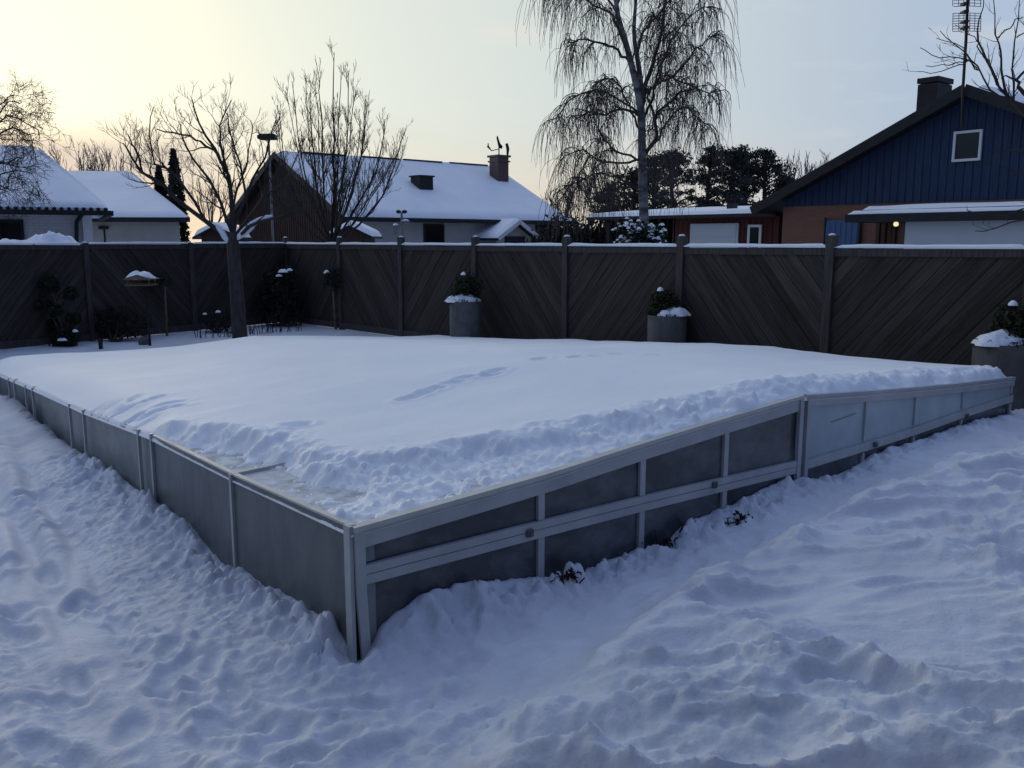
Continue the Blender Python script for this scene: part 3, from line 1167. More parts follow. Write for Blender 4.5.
def grow(mb, pts, r0, r1, lev, rg, o):
    """tube along pts, then side branches, recursively"""
    pts = np.asarray(pts, float)
    k = len(pts)
    mb.tube(pts, np.linspace(r0, r1, k), 6 if r0 > .03 else (4 if r0 > .012 else 3), False)
    if lev == 0:
        return
    seg = np.linalg.norm(np.diff(pts, axis=0), axis=1)
    Ln = seg.sum()
    n = max(1, int(round(o['dens'][lev - 1] * Ln * rg.uniform(.8, 1.2))))
    for c in range(n):
        u = rg.uniform(o.get('u0', .2), 1.0) if lev < o['top'] else rg.uniform(o.get('ut', .15), 1.0)
        q = u * (k - 1)
        j = min(int(q), k - 2)
        p = pts[j] + (pts[j + 1] - pts[j]) * (q - j)
        t = unit(pts[j + 1] - pts[j])
        a = np.cross(t, rg.normal(size=3))
        a = unit(a)
        an = math.radians(rg.normal(o['ang'], 12))
        d = unit(t * math.cos(an) + a * math.sin(an) + np.array([0, 0, o['up'] * .5]))
        ln = o['len'][lev - 1] * rg.uniform(.55, 1.25) * (1 - o.get('fall', .45) * u)
        ns = 5 if lev > 1 else 4
        cp = [p]
        for i in range(ns):
            d = unit(d + rg.normal(size=3) * o['jit'] + np.array([0, 0, o['up'] * .35]))
            cp.append(cp[-1] + d * ln / ns)
        rr = max((r0 + (r1 - r0) * u) * .55, o['rmin'])
        grow(mb, cp, min(rr, o['rmax'][lev - 1]), o['rmin'] * .6, lev - 1, rg, o)


def limb(pix, Yp, rg, depth=0.0, n=10, jit=.03):
    """a limb through pixel points at the tree's own distance; depth bends it towards or away"""
    P = []
    for i, (x, y) in enumerate(pix):
        f = i / (len(pix) - 1)
        P.append(at_y(x, y, Yp + depth * f))
    P = smooth_path(P, n)
    P[1:] += rg.normal(size=(n - 1, 3)) * jit
    return P


# garden tree in front of the fence
rg = np.random.default_rng(21)
YT = 15.4
base = at_y(240, 336, YT)
base[2] = -.05
t1 = thing('bare_tree', 'bare garden tree with a thick trunk and crooked spreading branches inside the fence', 'tree', base)
m = MB()
tp = [base, at_y(238, 310, YT), at_y(235, 270, YT), at_y(233, 245, YT), at_y(232, 232, YT)]
m.tube(smooth_path(tp, 12), np.linspace(.135, .09, 12), 12)
m.build('trunk', M['bark'], t1, True)
m = MB()
og = dict(dens=[12, 7, 4.6], len=[.26, .48, .85], fall=.68, ang=46, up=.36, jit=.11, rmin=.0034, rmax=[.0055, .012, .026], top=3)
for pix, dp, r in (
        ([(232, 236), (205, 221), (175, 200), (150, 181), (130, 173), (118, 152), (110, 143)], -.4, .085),
        ([(150, 181), (135, 172), (126, 150), (116, 135)], -.1, .05),
        ([(205, 221), (185, 190), (165, 170), (145, 160), (140, 130), (148, 105)], .5, .05),
        ([(233, 240), (231, 205), (228, 175), (218, 155), (208, 135), (195, 118), (190, 100)], .1, .08),
        ([(228, 178), (222, 150), (220, 125), (232, 100)], .6, .05),
        ([(218, 155), (200, 142), (180, 135), (150, 131)], -.7, .045),
        ([(233, 236), (245, 200), (255, 175), (268, 150), (275, 120)], .5, .06),
        ([(246, 198), (240, 165), (232, 140), (228, 112)], -.5, .045),
        ([(233, 238), (252, 225), (275, 218), (300, 212), (318, 205)], -.8, .06),
        ([(236, 234), (262, 200), (285, 180), (300, 150)], .9, .05),
        ([(232, 232), (218, 200), (205, 175), (185, 150), (175, 125)], -1.0, .055),
        ([(232, 234), (236, 190), (250, 150), (252, 120)], 1.1, .05)):
    pix = [(x if x > 200 else 200 - (200 - x) * .86, y) for x, y in pix]
    grow(m, limb(pix, YT, rg, dp, 10, .016), r * .6, .009, 3, rg, og)
m.build('crown', M['twig'], t1)
m = MB()
for pix in ([(228, 246), (224, 238), (216, 228)], [(238, 243), (246, 235), (256, 228)], [(240, 238), (255, 226), (272, 219)]):
    P = limb(pix, YT - .06, rg, 0, 6, .008)
    m.tube(P + np.array([0, 0, .06]), [.02, .05, .055, .05, .04, .015], 7)
m.build('snow_cap', M['snow'], t1, True)

# fan-shaped tree behind the fence
rg = np.random.default_rng(22)
YT = 20.0
base = at_y(332, 240, YT)
base[2] = -.05
t2 = thing('bare_tree', 'bare tree of many upright fanning stems before the brown gable', 'tree', base)
m = MB()
tp = [base, base + np.array([0, 0, .9]), base + np.array([.03, 0, 1.5])]
m.tube(smooth_path(tp, 6), np.linspace(.12, .09, 6), 10)
m.build('trunk', M['bark'], t2, True)
m = MB()
og = dict(dens=[11, 6.5, 4.8], len=[.26, .46, .85], fall=.75, ang=33, up=.40, jit=.08, rmin=.004, rmax=[.0052, .009, .016], top=3, ut=.2)
for pix, dp, r in (
        ([(332, 244), (334, 190), (333, 130), (335, 52)], 0, .07),
        ([(331, 244), (318, 190), (312, 140), (310, 85)], .8, .05),
        ([(331, 244), (310, 195), (300, 150), (292, 80)], -.8, .045),
        ([(331, 244), (300, 205), (285, 165), (278, 105)], .3, .045),
        ([(330, 246), (290, 215), (270, 180), (258, 130)], -.2, .04),
        ([(333, 244), (340, 190), (347, 140), (349, 70)], -1.0, .05),
        ([(333, 244), (350, 195), (362, 150), (366, 95)], .9, .05),
        ([(334, 244), (358, 205), (378, 165), (385, 118)], -.5, .045),
        ([(334, 246), (368, 215), (392, 175), (405, 128)], .4, .045),
        ([(334, 246), (352, 225), (372, 195), (390, 165), (400, 140)], -1.2, .035),
        ([(331, 244), (322, 180), (322, 120), (320, 78)], -1.5, .045),
        ([(333, 244), (344, 200), (356, 160), (360, 120)], 1.6, .04)):
    pix = [(x, 244 - (244 - y) * 1.0) for x, y in pix]
    grow(m, limb(pix, YT, rg, dp, 9, .015), r * .62, .007, 3, rg, og)
    k2 = rg.normal(0, 9)
    pix2 = [(x + k2 * i / 3, y + (6 if i == len(pix) - 1 else 0) + abs(k2) * .9 * i / 3) for i, (x, y) in enumerate(pix)]
    grow(m, limb(pix2, YT, rg, dp + rg.normal(0, .7), 9, .015), r * .42, .006, 3, rg, og)
m.build('crown', M['twig'], t2)

# weeping birch
rg = np.random.default_rng(23)
YT = 24.0
base = at_y(645, 240, YT)
base[2] = -.05
t3 = thing('birch_tree', 'tall weeping birch with pale trunk and long hanging twigs', 'tree', base)
m = MB()
P = smooth_path([base, at_y(644, 225, YT), at_y(643, 190, YT), at_y(642, 150, YT), at_y(641, 110, YT), at_y(634, 75, YT), at_y(625, 40, YT), at_y(617, 10, YT), at_y(614, -40, YT), at_y(612, -110, YT)], 26)
m.tube(P, np.linspace(.145, .04, 26), 10)
P2 = smooth_path([at_y(641, 108, YT), at_y(640, 75, YT + .2), at_y(634, 35, YT + .5), at_y(636, -10, YT + .6), at_y(634, -90, YT + .7)], 14)
m.tube(P2, np.linspace(.085, .025, 14), 8)
m.build('trunk', M['birchbark'], t3, True)
m = MB()
paths = []
for pix, dp, r in (
        ([(641, 110), (650, 70), (660, 40), (668, 5), (680, -50)], -.5, .09),
        ([(642, 160), (655, 140), (655, 118), (675, 100), (700, 88), (726, 92)], .4, .075),
        ([(643, 95), (662, 82), (685, 68), (702, 50), (728, 36)], -.6, .06),
        ([(655, 118), (648, 95), (665, 75), (690, 85), (712, 86)], .9, .045),
        ([(638, 115), (622, 108), (603, 116), (590, 112), (575, 125)], -.4, .055),
        ([(630, 62), (612, 46), (585, 40), (566, 44)], .5, .055),
        ([(630, 58), (614, 20), (595, 5), (570, -12)], -.8, .055),
        ([(640, 160), (622, 163), (600, 160), (578, 150), (560, 160)], .7, .05),
        ([(642, 158), (615, 150), (600, 130), (597, 100)], -1.0, .045),
        ([(590, 155), (582, 170), (578, 185), (592, 192)], -.3, .035),
        ([(645, 150), (660, 138), (680, 110), (700, 112), (715, 125)], -1.4, .045),
        ([(640, 130), (630, 110), (622, 90), (606, 78), (588, 88)], 1.5, .045),
        ([(643, 120), (652, 95), (662, 60), (690, 20), (720, 5)], 1.6, .055),
        ([(636, 80), (640, 40), (660, 10), (690, -15), (725, -20)], -1.7, .05),
        ([(620, 20), (600, -10), (575, -25), (550, -20)], .9, .045),
        ([(617, 5), (630, -30), (660, -60), (700, -70)], 1.0, .045),
        ([(615, -20), (590, -60), (565, -75)], -.9, .04),
        ([(641, 175), (652, 165), (665, 160), (678, 168)], -1.2, .035),
        ([(643, 195), (622, 180), (597, 174), (572, 184), (556, 204)], .3, .04),
        ([(638, 112), (612, 96), (586, 92), (566, 104), (556, 122)], 1.2, .045)):
    pix = [(x if x < 660 else 660 + (x - 660) * .82, y) for x, y in pix]
    P = limb(pix, YT, rg, dp, 14, .03)
    paths.append((P, r))
    m.tube(P, np.linspace(r * .75, .012, len(P)), 6)
sub = []
for P, r in paths:
    Ln = np.linalg.norm(np.diff(P, axis=0), axis=1).sum()
    for c in range(int(Ln * 6.2)):
        u = rg.uniform(.25, 1) * (len(P) - 1)
        j = min(int(u), len(P) - 2)
        p = P[j] + (P[j + 1] - P[j]) * (u - j)
        t = unit(P[j + 1] - P[j])
        d = unit(t + unit(np.cross(t, rg.normal(size=3))) * rg.uniform(.5, 1.2) + np.array([0, 0, .25]))
        q = [p]
        ln = rg.uniform(.3, .95)
        for i in range(6):
            d = unit(d + rg.normal(size=3) * .22 + np.array([0, 0, -.13 * i]))
            q.append(q[-1] + d * ln / 6)
        q = np.array(q)
        m.tube(q, np.linspace(.016, .008, 7), 3, False)
        sub.append(q)
m.build('limbs', M['bark'], t3)
m = MB()
print('birch subs', len(sub))
for q in sub:
    for c in range(rg.integers(7, 14)):
        u = rg.uniform(.1, 1) * 6
        j = min(int(u), 5)
        p = q[j] + (q[j + 1] - q[j]) * (u - j)
        d = unit(rg.normal(size=3) * np.array([1, 1, .3]))
        ln = rg.uniform(.35, 1.5) * (1.35 if rg.random() < .2 else 1)
        pts = [p]
        for i in range(5):
            d = unit(d * (.7 if i else .8) + np.array([0, 0, -.62]) + rg.normal(size=3) * .10)
            pts.append(pts[-1] + d * ln / 5)
        m.tube(pts, np.linspace(.0068, .004, 6), 3, False)
m.build('hanging_twigs', M['birchtwig'], t3)

# drooping tree at the left edge
rg = np.random.default_rng(24)
YT = 19.5
base = at_y(-28, 240, YT)
base[2] = -.05
t4 = thing('bare_tree', 'dense fine twigged bare tree at the left edge before the white house', 'tree', base)
m = MB()
m.tube(smooth_path([base, at_y(-26, 210, YT), at_y(-22, 170, YT), at_y(-15, 130, YT)], 10), np.linspace(.2, .1, 10), 8)
m.build('trunk', M['bark'], t4, True)
m = MB()
og = dict(dens=[13, 8, 4.5], len=[.34, .6, 1.0], ang=55, up=-.10, jit=.25, rmin=.0045, rmax=[.007, .011, .02], top=3)
for pix, dp, r in (
        ([(-22, 170), (-5, 140), (15, 130), (35, 135)], -.5, .06),
        ([(-24, 190), (-8, 165), (12, 160), (25, 158)], .3, .06),
        ([(-18, 145), (-5, 115), (10, 102), (22, 105)], .5, .05),
        ([(-26, 205), (-10, 180), (10, 172), (32, 174)], -.4, .05),
        ([(-26, 210), (-8, 200), (8, 185), (18, 165)], .8, .05),
        ([(-20, 155), (-4, 128), (8, 118), (28, 122), (40, 140)], -.9, .05),
        ([(-15, 132), (0, 105), (12, 95)], 0, .04)):
    grow(m, limb(pix, YT, rg, dp, 9, .03), r * .5, .009, 3, rg, og)
m.build('crown', M['twig'], t4)

# tree reaching in from the right edge
rg = np.random.default_rng(25)
YT = 12.5
base = at_y(1090, 240, YT)
base[2] = -.05
t5 = thing('bare_tree', 'bare pruned fruit tree reaching in from the right before the blue gable', 'tree', base)
m = MB()
m.tube(smooth_path([base, at_y(1088, 200, YT), at_y(1078, 150, YT), at_y(1060, 125, YT)], 10), np.linspace(.14, .09, 10), 10)
m.build('trunk', M['bark'], t5, True)
m = MB()
c5 = lambda L_: [(940 + a / 6.4, b / 6.4) for a, b in L_]
og = dict(dens=[5.0, 4.2], len=[.16, .34], ang=42, up=.28, jit=.14, rmin=.0032, rmax=[.006, .009], top=2, ut=.2)
for pix, dp, r in (
        ([(1062, 127)] + c5([(538, 730), (440, 630), (370, 545), (330, 460)]), 0, .045),
        (c5([(370, 545), (320, 420), (270, 280), (250, 150), (285, -20)]), .3, .022),
        (c5([(440, 630), (400, 500), (390, 350), (365, 240), (345, -20)]), -.3, .02),
        ([(1062, 127)] + c5([(490, 680), (480, 560), (460, 420), (490, 240), (502, -10)]), .2, .026),
        (c5([(440, 630), (330, 590), (250, 450), (190, 370), (100, 290), (0, 195)]), -.4, .02),
        (c5([(250, 450), (170, 375), (0, 360), (-130, 315)]), .2, .012),
        (c5([(190, 380), (150, 390), (60, 420), (-100, 425)]), -.2, .01),
        (c5([(190, 385), (120, 420), (0, 460), (-150, 470)]), .1, .01),
        (c5([(240, 440), (180, 360), (140, 300), (-20, 240)]), .3, .01),
        (c5([(320, 420), (240, 300), (220, 240), (100, 150)]), .5, .012),
        ([(1062, 127)] + c5([(538, 590), (490, 510), (390, 497)]), -.1, .04),
        (c5([(490, 510), (600, 380), (560, 200), (620, 60)]), .4, .022),
        (c5([(365, 245), (480, 130), (540, 100)]), .2, .012),
        (c5([(490, 240), (560, 200), (640, 180)]), -.2, .012),
        ([(1080, 150), (1050, 140), (1030, 150), (1000, 152), (992, 160)], -.3, .022),
        ([(1085, 190), (1050, 185), (1024, 175), (1000, 165)], .3, .02),
        ([(1088, 215), (1060, 212), (1030, 218), (1000, 226), (975, 232)], -.2, .02),
        ([(1060, 212), (1035, 205), (1005, 215), (965, 212)], .1, .016)):
    grow(m, limb(pix, YT, rg, dp, 10, .012), r, .005, 2, rg, og)
m.build('crown', M['twig'], t5)


# ------------------------------------------------------------------ small garden plants inside the fence
def bush(name, label, c, balls, mat, leaf, dens, seed, stems=True, snow=(), cat='shrub', group=None):
    rg = np.random.default_rng(seed)
    c = np.asarray(c, float)
    root = thing(name, label, cat, c, group)
    m = MB()
    for (dx, dy, dz, r) in balls:
        m.leaves(ball_points(c + np.array([dx, dy, dz]), r, int(dens * r * r), rg, .85, .35), leaf, rg)
    m.build('foliage', mat, root)
    if stems:
        m = MB()
        for (dx, dy, dz, r) in balls:
            m.tube(smooth_path([c + np.array([0, 0, -.05]), c + np.array([dx * .5 + .03, dy * .5, dz * .55]), c + np.array([dx, dy, dz])], 6), np.linspace(.03, .012, 6), 5)
        m.build('stem', M['bark'], root)
    if snow:
        for k, (dx, dy, dz, r) in enumerate(snow):
            m = MB()
            snow_lump(m, c + np.array([dx, dy, dz]), r, r * .8, r * .5, seed + k, 7)
            m.build('snow_cap', M['snow'], root, True)
    return root


def loc_on(x, y):
    p = at_z(x, y, 0)
    p[2] = 0
    return p


k_ = 14 / F
bush('cloud_pruned_pine', 'dark cloud pruned pine with rounded pads before the left fence', loc_on(66, 346),
     [(-.20, 0, 1.04, .17), (.13, .05, .88, .14), (-.30, -.05, .70, .13), (-.08, -.1, .60, .12), (.16, 0, .46, .13), (-.22, .1, .34, .13), (.07, -.05, .16, .2), (-.05, 0, .08, .2)],
     M['ever'], .035, 14000, 31, True, [(.06, -.22, .13, .08), (.22, -.1, .26, .05)], 'pine')
bush('garden_shrub', 'low dark shrub against the left fence right of the pruned pine', loc_on(112, 342), [(0, .3, .3, .38), (.35, .3, .25, .3), (-.3, .35, .35, .3)], M['hedge'], .03, 5000, 32)
bush('garden_shrub', 'small dark shrub at the foot of the bare garden tree', loc_on(214, 334), [(0, .2, .2, .28), (.3, .2, .22, .25)], M['hedge'], .03, 5000, 33, True, [(.1, 0, .42, .05), (-.15, 0, .38, .04)])
bush('garden_shrub', 'tall dark evergreen shrub with a snow tuft near the fence corner', loc_on(284, 326),
     [(0, 0, .3, .4), (.0, 0, .75, .38), (-.3, .1, .5, .35), (.1, 0, 1.05, .26), (-.25, 0, .95, .2)], M['ever'], .035, 6000, 34, True, [(.1, -.25, 1.12, .1), (.22, -.22, 1.15, .06), (.02, -.27, 1.04, .07)])
# standard tree with a ball crown near the corner
c = loc_on(336, 329)
root = thing('standard_shrub', 'small ball crowned tree on a thin stem before the fence corner', 'shrub', c)
m = MB()
m.tube([c - (0, 0, .05), c + (-.02, 0, .4), c + (-.03, 0, .85)], [.03, .026, .022], 7)
m.build('trunk', M['feeder'], root, True)
m = MB()
rg = np.random.default_rng(35)
m.leaves(ball_points(c + np.array([-.0, 0, 1.0]), .24, 500, rg, 1, .3), .03, rg)
m.build('crown', M['ever'], root)
m = MB()
snow_lump(m, c + np.array([-.12, -.12, 1.12]), .06, .05, .05, 36, 7)
m.build('snow_cap', M['snow'], root, True)
# weeping standard beside the bird feeder
c = loc_on(167, 336)
root = thing('standard_shrub', 'thin pale stemmed little tree with a flat dark top beside the bird feeder', 'shrub', c)
m = MB()
m.tube([c - (0, 0, .05), c + (.01, 0, .5), c + (0.02, 0, 1.0)], [.022, .02, .016], 7)
m.build('trunk', M['feeder'], root, True)
m = MB()
rg = np.random.default_rng(37)
m.leaves(ball_points(c + np.array([-.12, 0, 1.02]), .26, 420, rg, .45, .3), .03, rg)
m.build('crown', M['ever'], root)
# bird feeder
c = at_z(150, 346, 0)
c[2] = 0
root = thing('bird_feeder', 'wooden bird feeder on a dark pole with a snow covered roof', 'bird feeder', c)
kf = np.linalg.norm(c[:2]) / F
m = MB()
m.tube([c - (0, 0, .1), c + (0, 0, 1.0)], .022, 8)
m.build('pole', M['black'], root)
zt = 1.02
fc = c + np.array([-.07, 0, 0])
m = MB()
m.box(fc + (0, 0, zt), (.20, 0, 0), (0, .18, 0), (0, 0, .012))
m.build('tray', M['feeder'], root)
m = MB()
for dx in (-.17, .17):
    for dy in (-.12, .12):
        m.box(fc + (dx, dy, zt + .06), (.012, 0, 0), (0, .012, 0), (0, 0, .05))
m.build('corner_posts', M['feeder'], root)
m = MB()
m.prism([fc + (-.23, -.2, zt + .10), fc + (0, -.2, zt + .17), fc + (.23, -.2, zt + .10), fc + (.21, -.2, zt + .085), fc + (-.21, -.2, zt + .085)], (0, .4, 0))
m.build('roof', M['feeder'], root)
m = MB()
snow_lump(m, fc + np.array([0, 0, zt + .11]), .24, .2, .10, 38, 9)
m.build('snow_cap', M['snow'], root, True)
m = MB()
m.tube([fc + (0, 0, zt - .09), fc + (0, 0, zt - .012)], [.02, .05], 8)
m.build('hopper', M['litter'], root)
# dry stems poking through the snow by the tree
rg = np.random.default_rng(39)
for i, (x, y) in enumerate(((205, 338), (222, 337), (250, 334), (262, 333), (276, 332), (290, 331))):
    c = loc_on(x, y)
    m = MB()
    for k in range(9):
        p = c + np.array([rg.normal(0, .12), rg.normal(0, .08), -.04])
        q = p + np.array([rg.normal(0, .05), rg.normal(0, .05), rg.uniform(.18, .45)])
        m.tube([p, (p + q) / 2 + rg.normal(size=3) * .02, q], [.008, .006, .004], 3, False)
    lab = ['leftmost tuft of dry stems in the snow, left of the bare tree trunk', 'tuft of dry stems just left of the bare tree trunk', 'tuft of dry stems just right of the bare tree trunk',
           'second tuft of dry stems right of the bare tree trunk', 'dry stems left of the tall dark corner shrub', 'dry stems right below the tall dark corner shrub'][i]
    tag(m.build('dry_stems', M['litter']), lab, 'dead plant', 'dry stems in the snow along the fence')
# small dark stake
c = loc_on(101, 349)
m = MB()
m.box(c + (0, 0, .05), (.025, 0, 0), (0, .025, 0), (0, 0, .09))
m.box(c + (0, 0, .15), (.032, 0, 0), (0, .032, 0), (0, 0, .012))
tag(m.build('garden_stake', M['black']), 'short dark stake poking from the snow left of the bird feeder', 'stake')
c = loc_on(144, 345)
m = MB()
m.lathe(c, [(.07, -.05), (.08, .08), (.05, .13), (.02, .15)], 9, .5, 3)
tag(m.build('stone', M['concrete']), 'small dark stone in the snow at the bird feeder pole', 'stone')
# red tool half in the snow at the left edge
c = at_z(1, 371, .12)
m = MB()
for a, b, cc, dd in ((-.42, .06, -.42, .02), ):
    pass
rr = [(-.5, 0, .12), (-.25, .01, .11), (0, .02, .07), (.05, .02, .03)]
for i in range(3):
    p, q = np.array(rr[i]), np.array(rr[i + 1])
    m.prism([c + p + (0, -.13, 0), c + q + (0, -.13, 0), c + q + (0, .13, 0), c + p + (0, .13, 0)], (0, 0, .018))
for sgn in (-1, 1):
    m.bar(c + (-.5, .135 * sgn, .14), c + (.02, .135 * sgn, .08), .02, .05)
tag(m.build('snow_shovel', M['red']), 'red snow shovel scoop showing at the left edge beyond the enclosure', 'shovel')


# dark leaf litter and clods against the gable
def litter(label, x, y, z, n, spread, seed):
    rg = np.random.default_rng(seed)
    for _ in range(8):
        c = at_z(x, y, z)
        z = .5 * z + .5 * ground_z(c[0], c[1])
    c[2] = ground_z(c[0], c[1]) - .01
    m = MB()
    for k in range(n):
        p = c + UU * rg.normal(0, spread) + WW * rg.normal(0, spread * .35) + np.array([0, 0, abs(rg.normal(0, .016))])
        p[2] = max(p[2], ground_z(p[0], p[1]) - .004) + .006
        m.leaves([p], rg.uniform(.008, .018), rg)
    for k in range(4):
        p = c + UU * rg.normal(0, spread * .7) + np.array([0, 0, .0])
        p[2] = ground_z(p[0], p[1]) - .01
        m.tube([p, p + rg.normal(size=3) * .015 + (0, 0, .03), p + rg.normal(size=3) * .03 + (0, 0, .055)], [.006, .005, .003], 4)
    tag(m.build('leaf_litter', M['litter']), label, 'dead leaves', 'dead leaves against the gable')


litter('dead leaves in a snow hole below the first wide pane', 568, 580, .14, 70, .035, 41)
litter('dead leaves on the snow below the third gable post', 664, 545, .16, 70, .06, 42)
litter('dead leaves on the snow left of the frame joint', 740, 520, .20, 60, .055, 43)


# ------------------------------------------------------------------ houses
def snow_sheet(mb, quad, th, seed, nu=36, nv=24, edge=.35):
    """snow lying on a roof plane (a,b eave; c,d ridge); rounded at the rims"""
    a, b, c, d = [np.asarray(q, float) for q in quad]
    P = np.zeros((nu, nv, 3))
    Lu, Lv = np.linalg.norm(b - a), np.linalg.norm(d - a)
    for i in range(nu):
        for j in range(nv):
            u = i / (nu - 1)
            v = (j / (nv - 1))
            v = v ** 1.5
            p = (a * (1 - u) + b * u) * (1 - v) + (d * (1 - u) + c * u) * v
            e = min(u * Lu, (1 - u) * Lu, v * Lv)
            h = th * (1 - max(0, 1 - e / edge) ** 2.2)
            h *= 1 + .22 * float(fbm(np.array(u * Lu * .6 + seed), np.array(v * Lv * .6), 3, seed))
            if e == 0:
                h = -.01
            P[i, j] = p + (0, 0, h)
    mb.grid(P)


def wall_poly(mb, pts, off, uvx):
    """wall polygon with lc = metres along uvx and height, for the brick texture"""
    uvx = unit(np.asarray(uvx, float))
    lc = [(float(np.dot(p, uvx)), float(p[2]), 0.0) for p in pts]
    mb.prism(pts, off, lc)


def window(root, p0, p1, z0, z1, n, frame, label=None, fr_w=.07, mull=0, framemat=None):
    """window on a wall between plan points p0,p1; n outward"""
    p0, p1, n = np.array(p0, float), np.array(p1, float), np.asarray(n, float)
    p0[2] = p1[2] = 0
    d = unit(p1 - p0)
    up = np.array([0, 0, 1.0])
    m = MB()
    for (a, b) in ((p0 + up * z0, p1 + up * z0), (p0 + up * z1, p1 + up * z1)):
        m.bar(a - d * fr_w / 2 + n * .03, b + d * fr_w / 2 + n * .03, .06, fr_w)
    for q in [p0, p1] + [p0 + (p1 - p0) * (k + 1) / (mull + 1) for k in range(mull)]:
        m.bar(q + up * (z0 + fr_w / 2) + n * .03, q + up * (z1 - fr_w / 2) + n * .03, .056, fr_w, up=tuple(d))
    w = m.build('window', framemat or M['white'], root)
    m = MB()
    m.prism([p0 + up * z0 + n * .01, p1 + up * z0 + n * .01, p1 + up * z1 + n * .01, p0 + up * z1 + n * .01], n * .012)
    m.build('pane', M['glass'], w)
    return w


def zc(v, z):
    v = np.array(v, float)
    v[2] = z
    return v


# ---- middle house: brown gable, long snow roof
R0 = np.array([-6.26, 33.0, 0])
A = unit(np.array([.76, .65, 0]))
B = np.array([-A[1], A[0], 0])
LW, WID, EZ = 11.9, 10.5, 2.6
ridge0 = R0 + B * WID / 2
RZ = float(at_plane(278, 154, ridge0, A)[2])
hm = thing('house', 'house with brown gable, long snowy roof and brick chimney in the middle', 'house', zc(R0 + A * 6 + B * 5, 0))
ov = .55
m = MB()
q0, q1 = R0 + B * ov + A * .35, R0 + B * (WID - ov) + A * .35
rr0 = R0 + B * WID / 2 + A * .35
zs = EZ + (RZ - EZ) * ov / (WID / 2)
m.prism([zc(q0, -.2), zc(q1, -.2), zc(q1, zs - .1), zc(rr0, RZ - .12), zc(q0, zs - .1)], A * .2)
for k in range(48):
    f = (k + .5) / 48
    p = q0 + (q1 - q0) * f - A * .015
    zt = zs - .1 + (RZ - .12 - zs + .1) * (1 - abs(f - .5) * 2) - .06
    m.box(zc(p, zt / 2), B * .03, A * .014, (0, 0, zt / 2))
m.build('gable_wall', M['darkwood'], hm)
m = MB()
f0, f1 = R0 + B * ov + A * .56, R0 + B * ov + A * (LW - .4)
m.prism([zc(f0, -.2), zc(f1, -.2), zc(f1, zs - .1), zc(f0, zs - .1)], B * .2)
g0, g1 = f0 + B * (WID - 2 * ov - .2), f1 + B * (WID - 2 * ov - .2)
m.prism([zc(g0, -.2), zc(g1, -.2), zc(g1, zs - .1), zc(g0, zs - .1)], B * .2)
e0, e1 = f1 + B * .2, g1
m.prism([zc(e0, -.2), zc(e1, -.2), zc(e1, zs - .1), zc((e0 + e1) / 2, RZ - .15), zc(e0, zs - .1)], -A * .2)
m.build('wall', M['render'], hm)
m = MB()
for sgn, ea in ((0, R0), (1, R0 + B * WID)):
    rd = R0 + B * WID / 2
    m.prism([zc(ea, EZ), zc(ea + A * LW, EZ), zc(rd + A * LW, RZ), zc(rd, RZ)], (0, 0, -.16))
rf = m.build('roof', M['darktrim'], hm)
m = MB()
snow_sheet(m, (zc(R0 + A * .05, EZ), zc(R0 + A * LW, EZ), zc(ridge0 + A * LW, RZ), zc(ridge0 + A * .05, RZ)), .16, 51)
snow_sheet(m, (zc(R0 + B * WID, EZ), zc(R0 + B * WID + A * LW, EZ), zc(ridge0 + A * LW, RZ), zc(ridge0, RZ)), .16, 52)
m.build('snow_layer', M['snow_far'], rf, True)
m = MB()
for (u0, u1) in ((.1, .26), (.34, .5), (.52, .70), (.74, .93)):
    m.bar(zc(ridge0 + A * LW * u0 - B * .05, RZ + .15), zc(ridge0 + A * LW * u1 - B * .05, RZ + .145), .16, .07)
m.build('ridge_tiles', M['darktrim'], rf)
m = MB()
for ea in (R0, R0 + B * WID):
    m.bar(zc(ea - A * .05, EZ - .03), zc(ridge0 - A * .05, RZ - .03), .06, .2)
m.build('verge_board', M['darktrim'], rf)
m = MB()
snow_strip(m, zc(R0 + B * WID - A * .02, EZ + .08), zc(ridge0 - A * .02, RZ + .08), .12, .08, 53)
m.build('snow_layer', M['snow_far'], rf, True)
m = MB()
m.bar(zc(R0 - B * .06, EZ - .08), zc(R0 - B * .06 + A * LW, EZ - .08), .12, .12)
m.build('gutter', M['darktrim'], hm)
wn = -B
wp0 = R0 + B * (ov - .002)
for (xa, xb, ya, yb) in ((424, 443, 225, 241), (536, 551, 226, 242)):
    pa, pb = at_plane(xa, 232, wp0, B), at_plane(xb, 232, wp0, B)
    zt_, zb_ = at_plane((xa + xb) / 2, ya, wp0, B)[2], at_plane((xa + xb) / 2, yb, wp0, B)[2]
    window(hm, pa, pb, zb_ - .5, zt_, wn, 1, framemat=M['darktrim'])
# roof hatch
rn = unit(np.cross(A, zc(ridge0, RZ) - zc(R0, EZ)))
hp = at_plane(422, 187, zc(R0, EZ + .12), rn)
m = MB()
m.box(hp + (0, 0, .1), A * .34, B * .34, (0, 0, .32))
m.box(hp + (0, 0, .44), A * .40, B * .40, (0, 0, .03))
m.build('roof_hatch', M['darktrim'], hm)
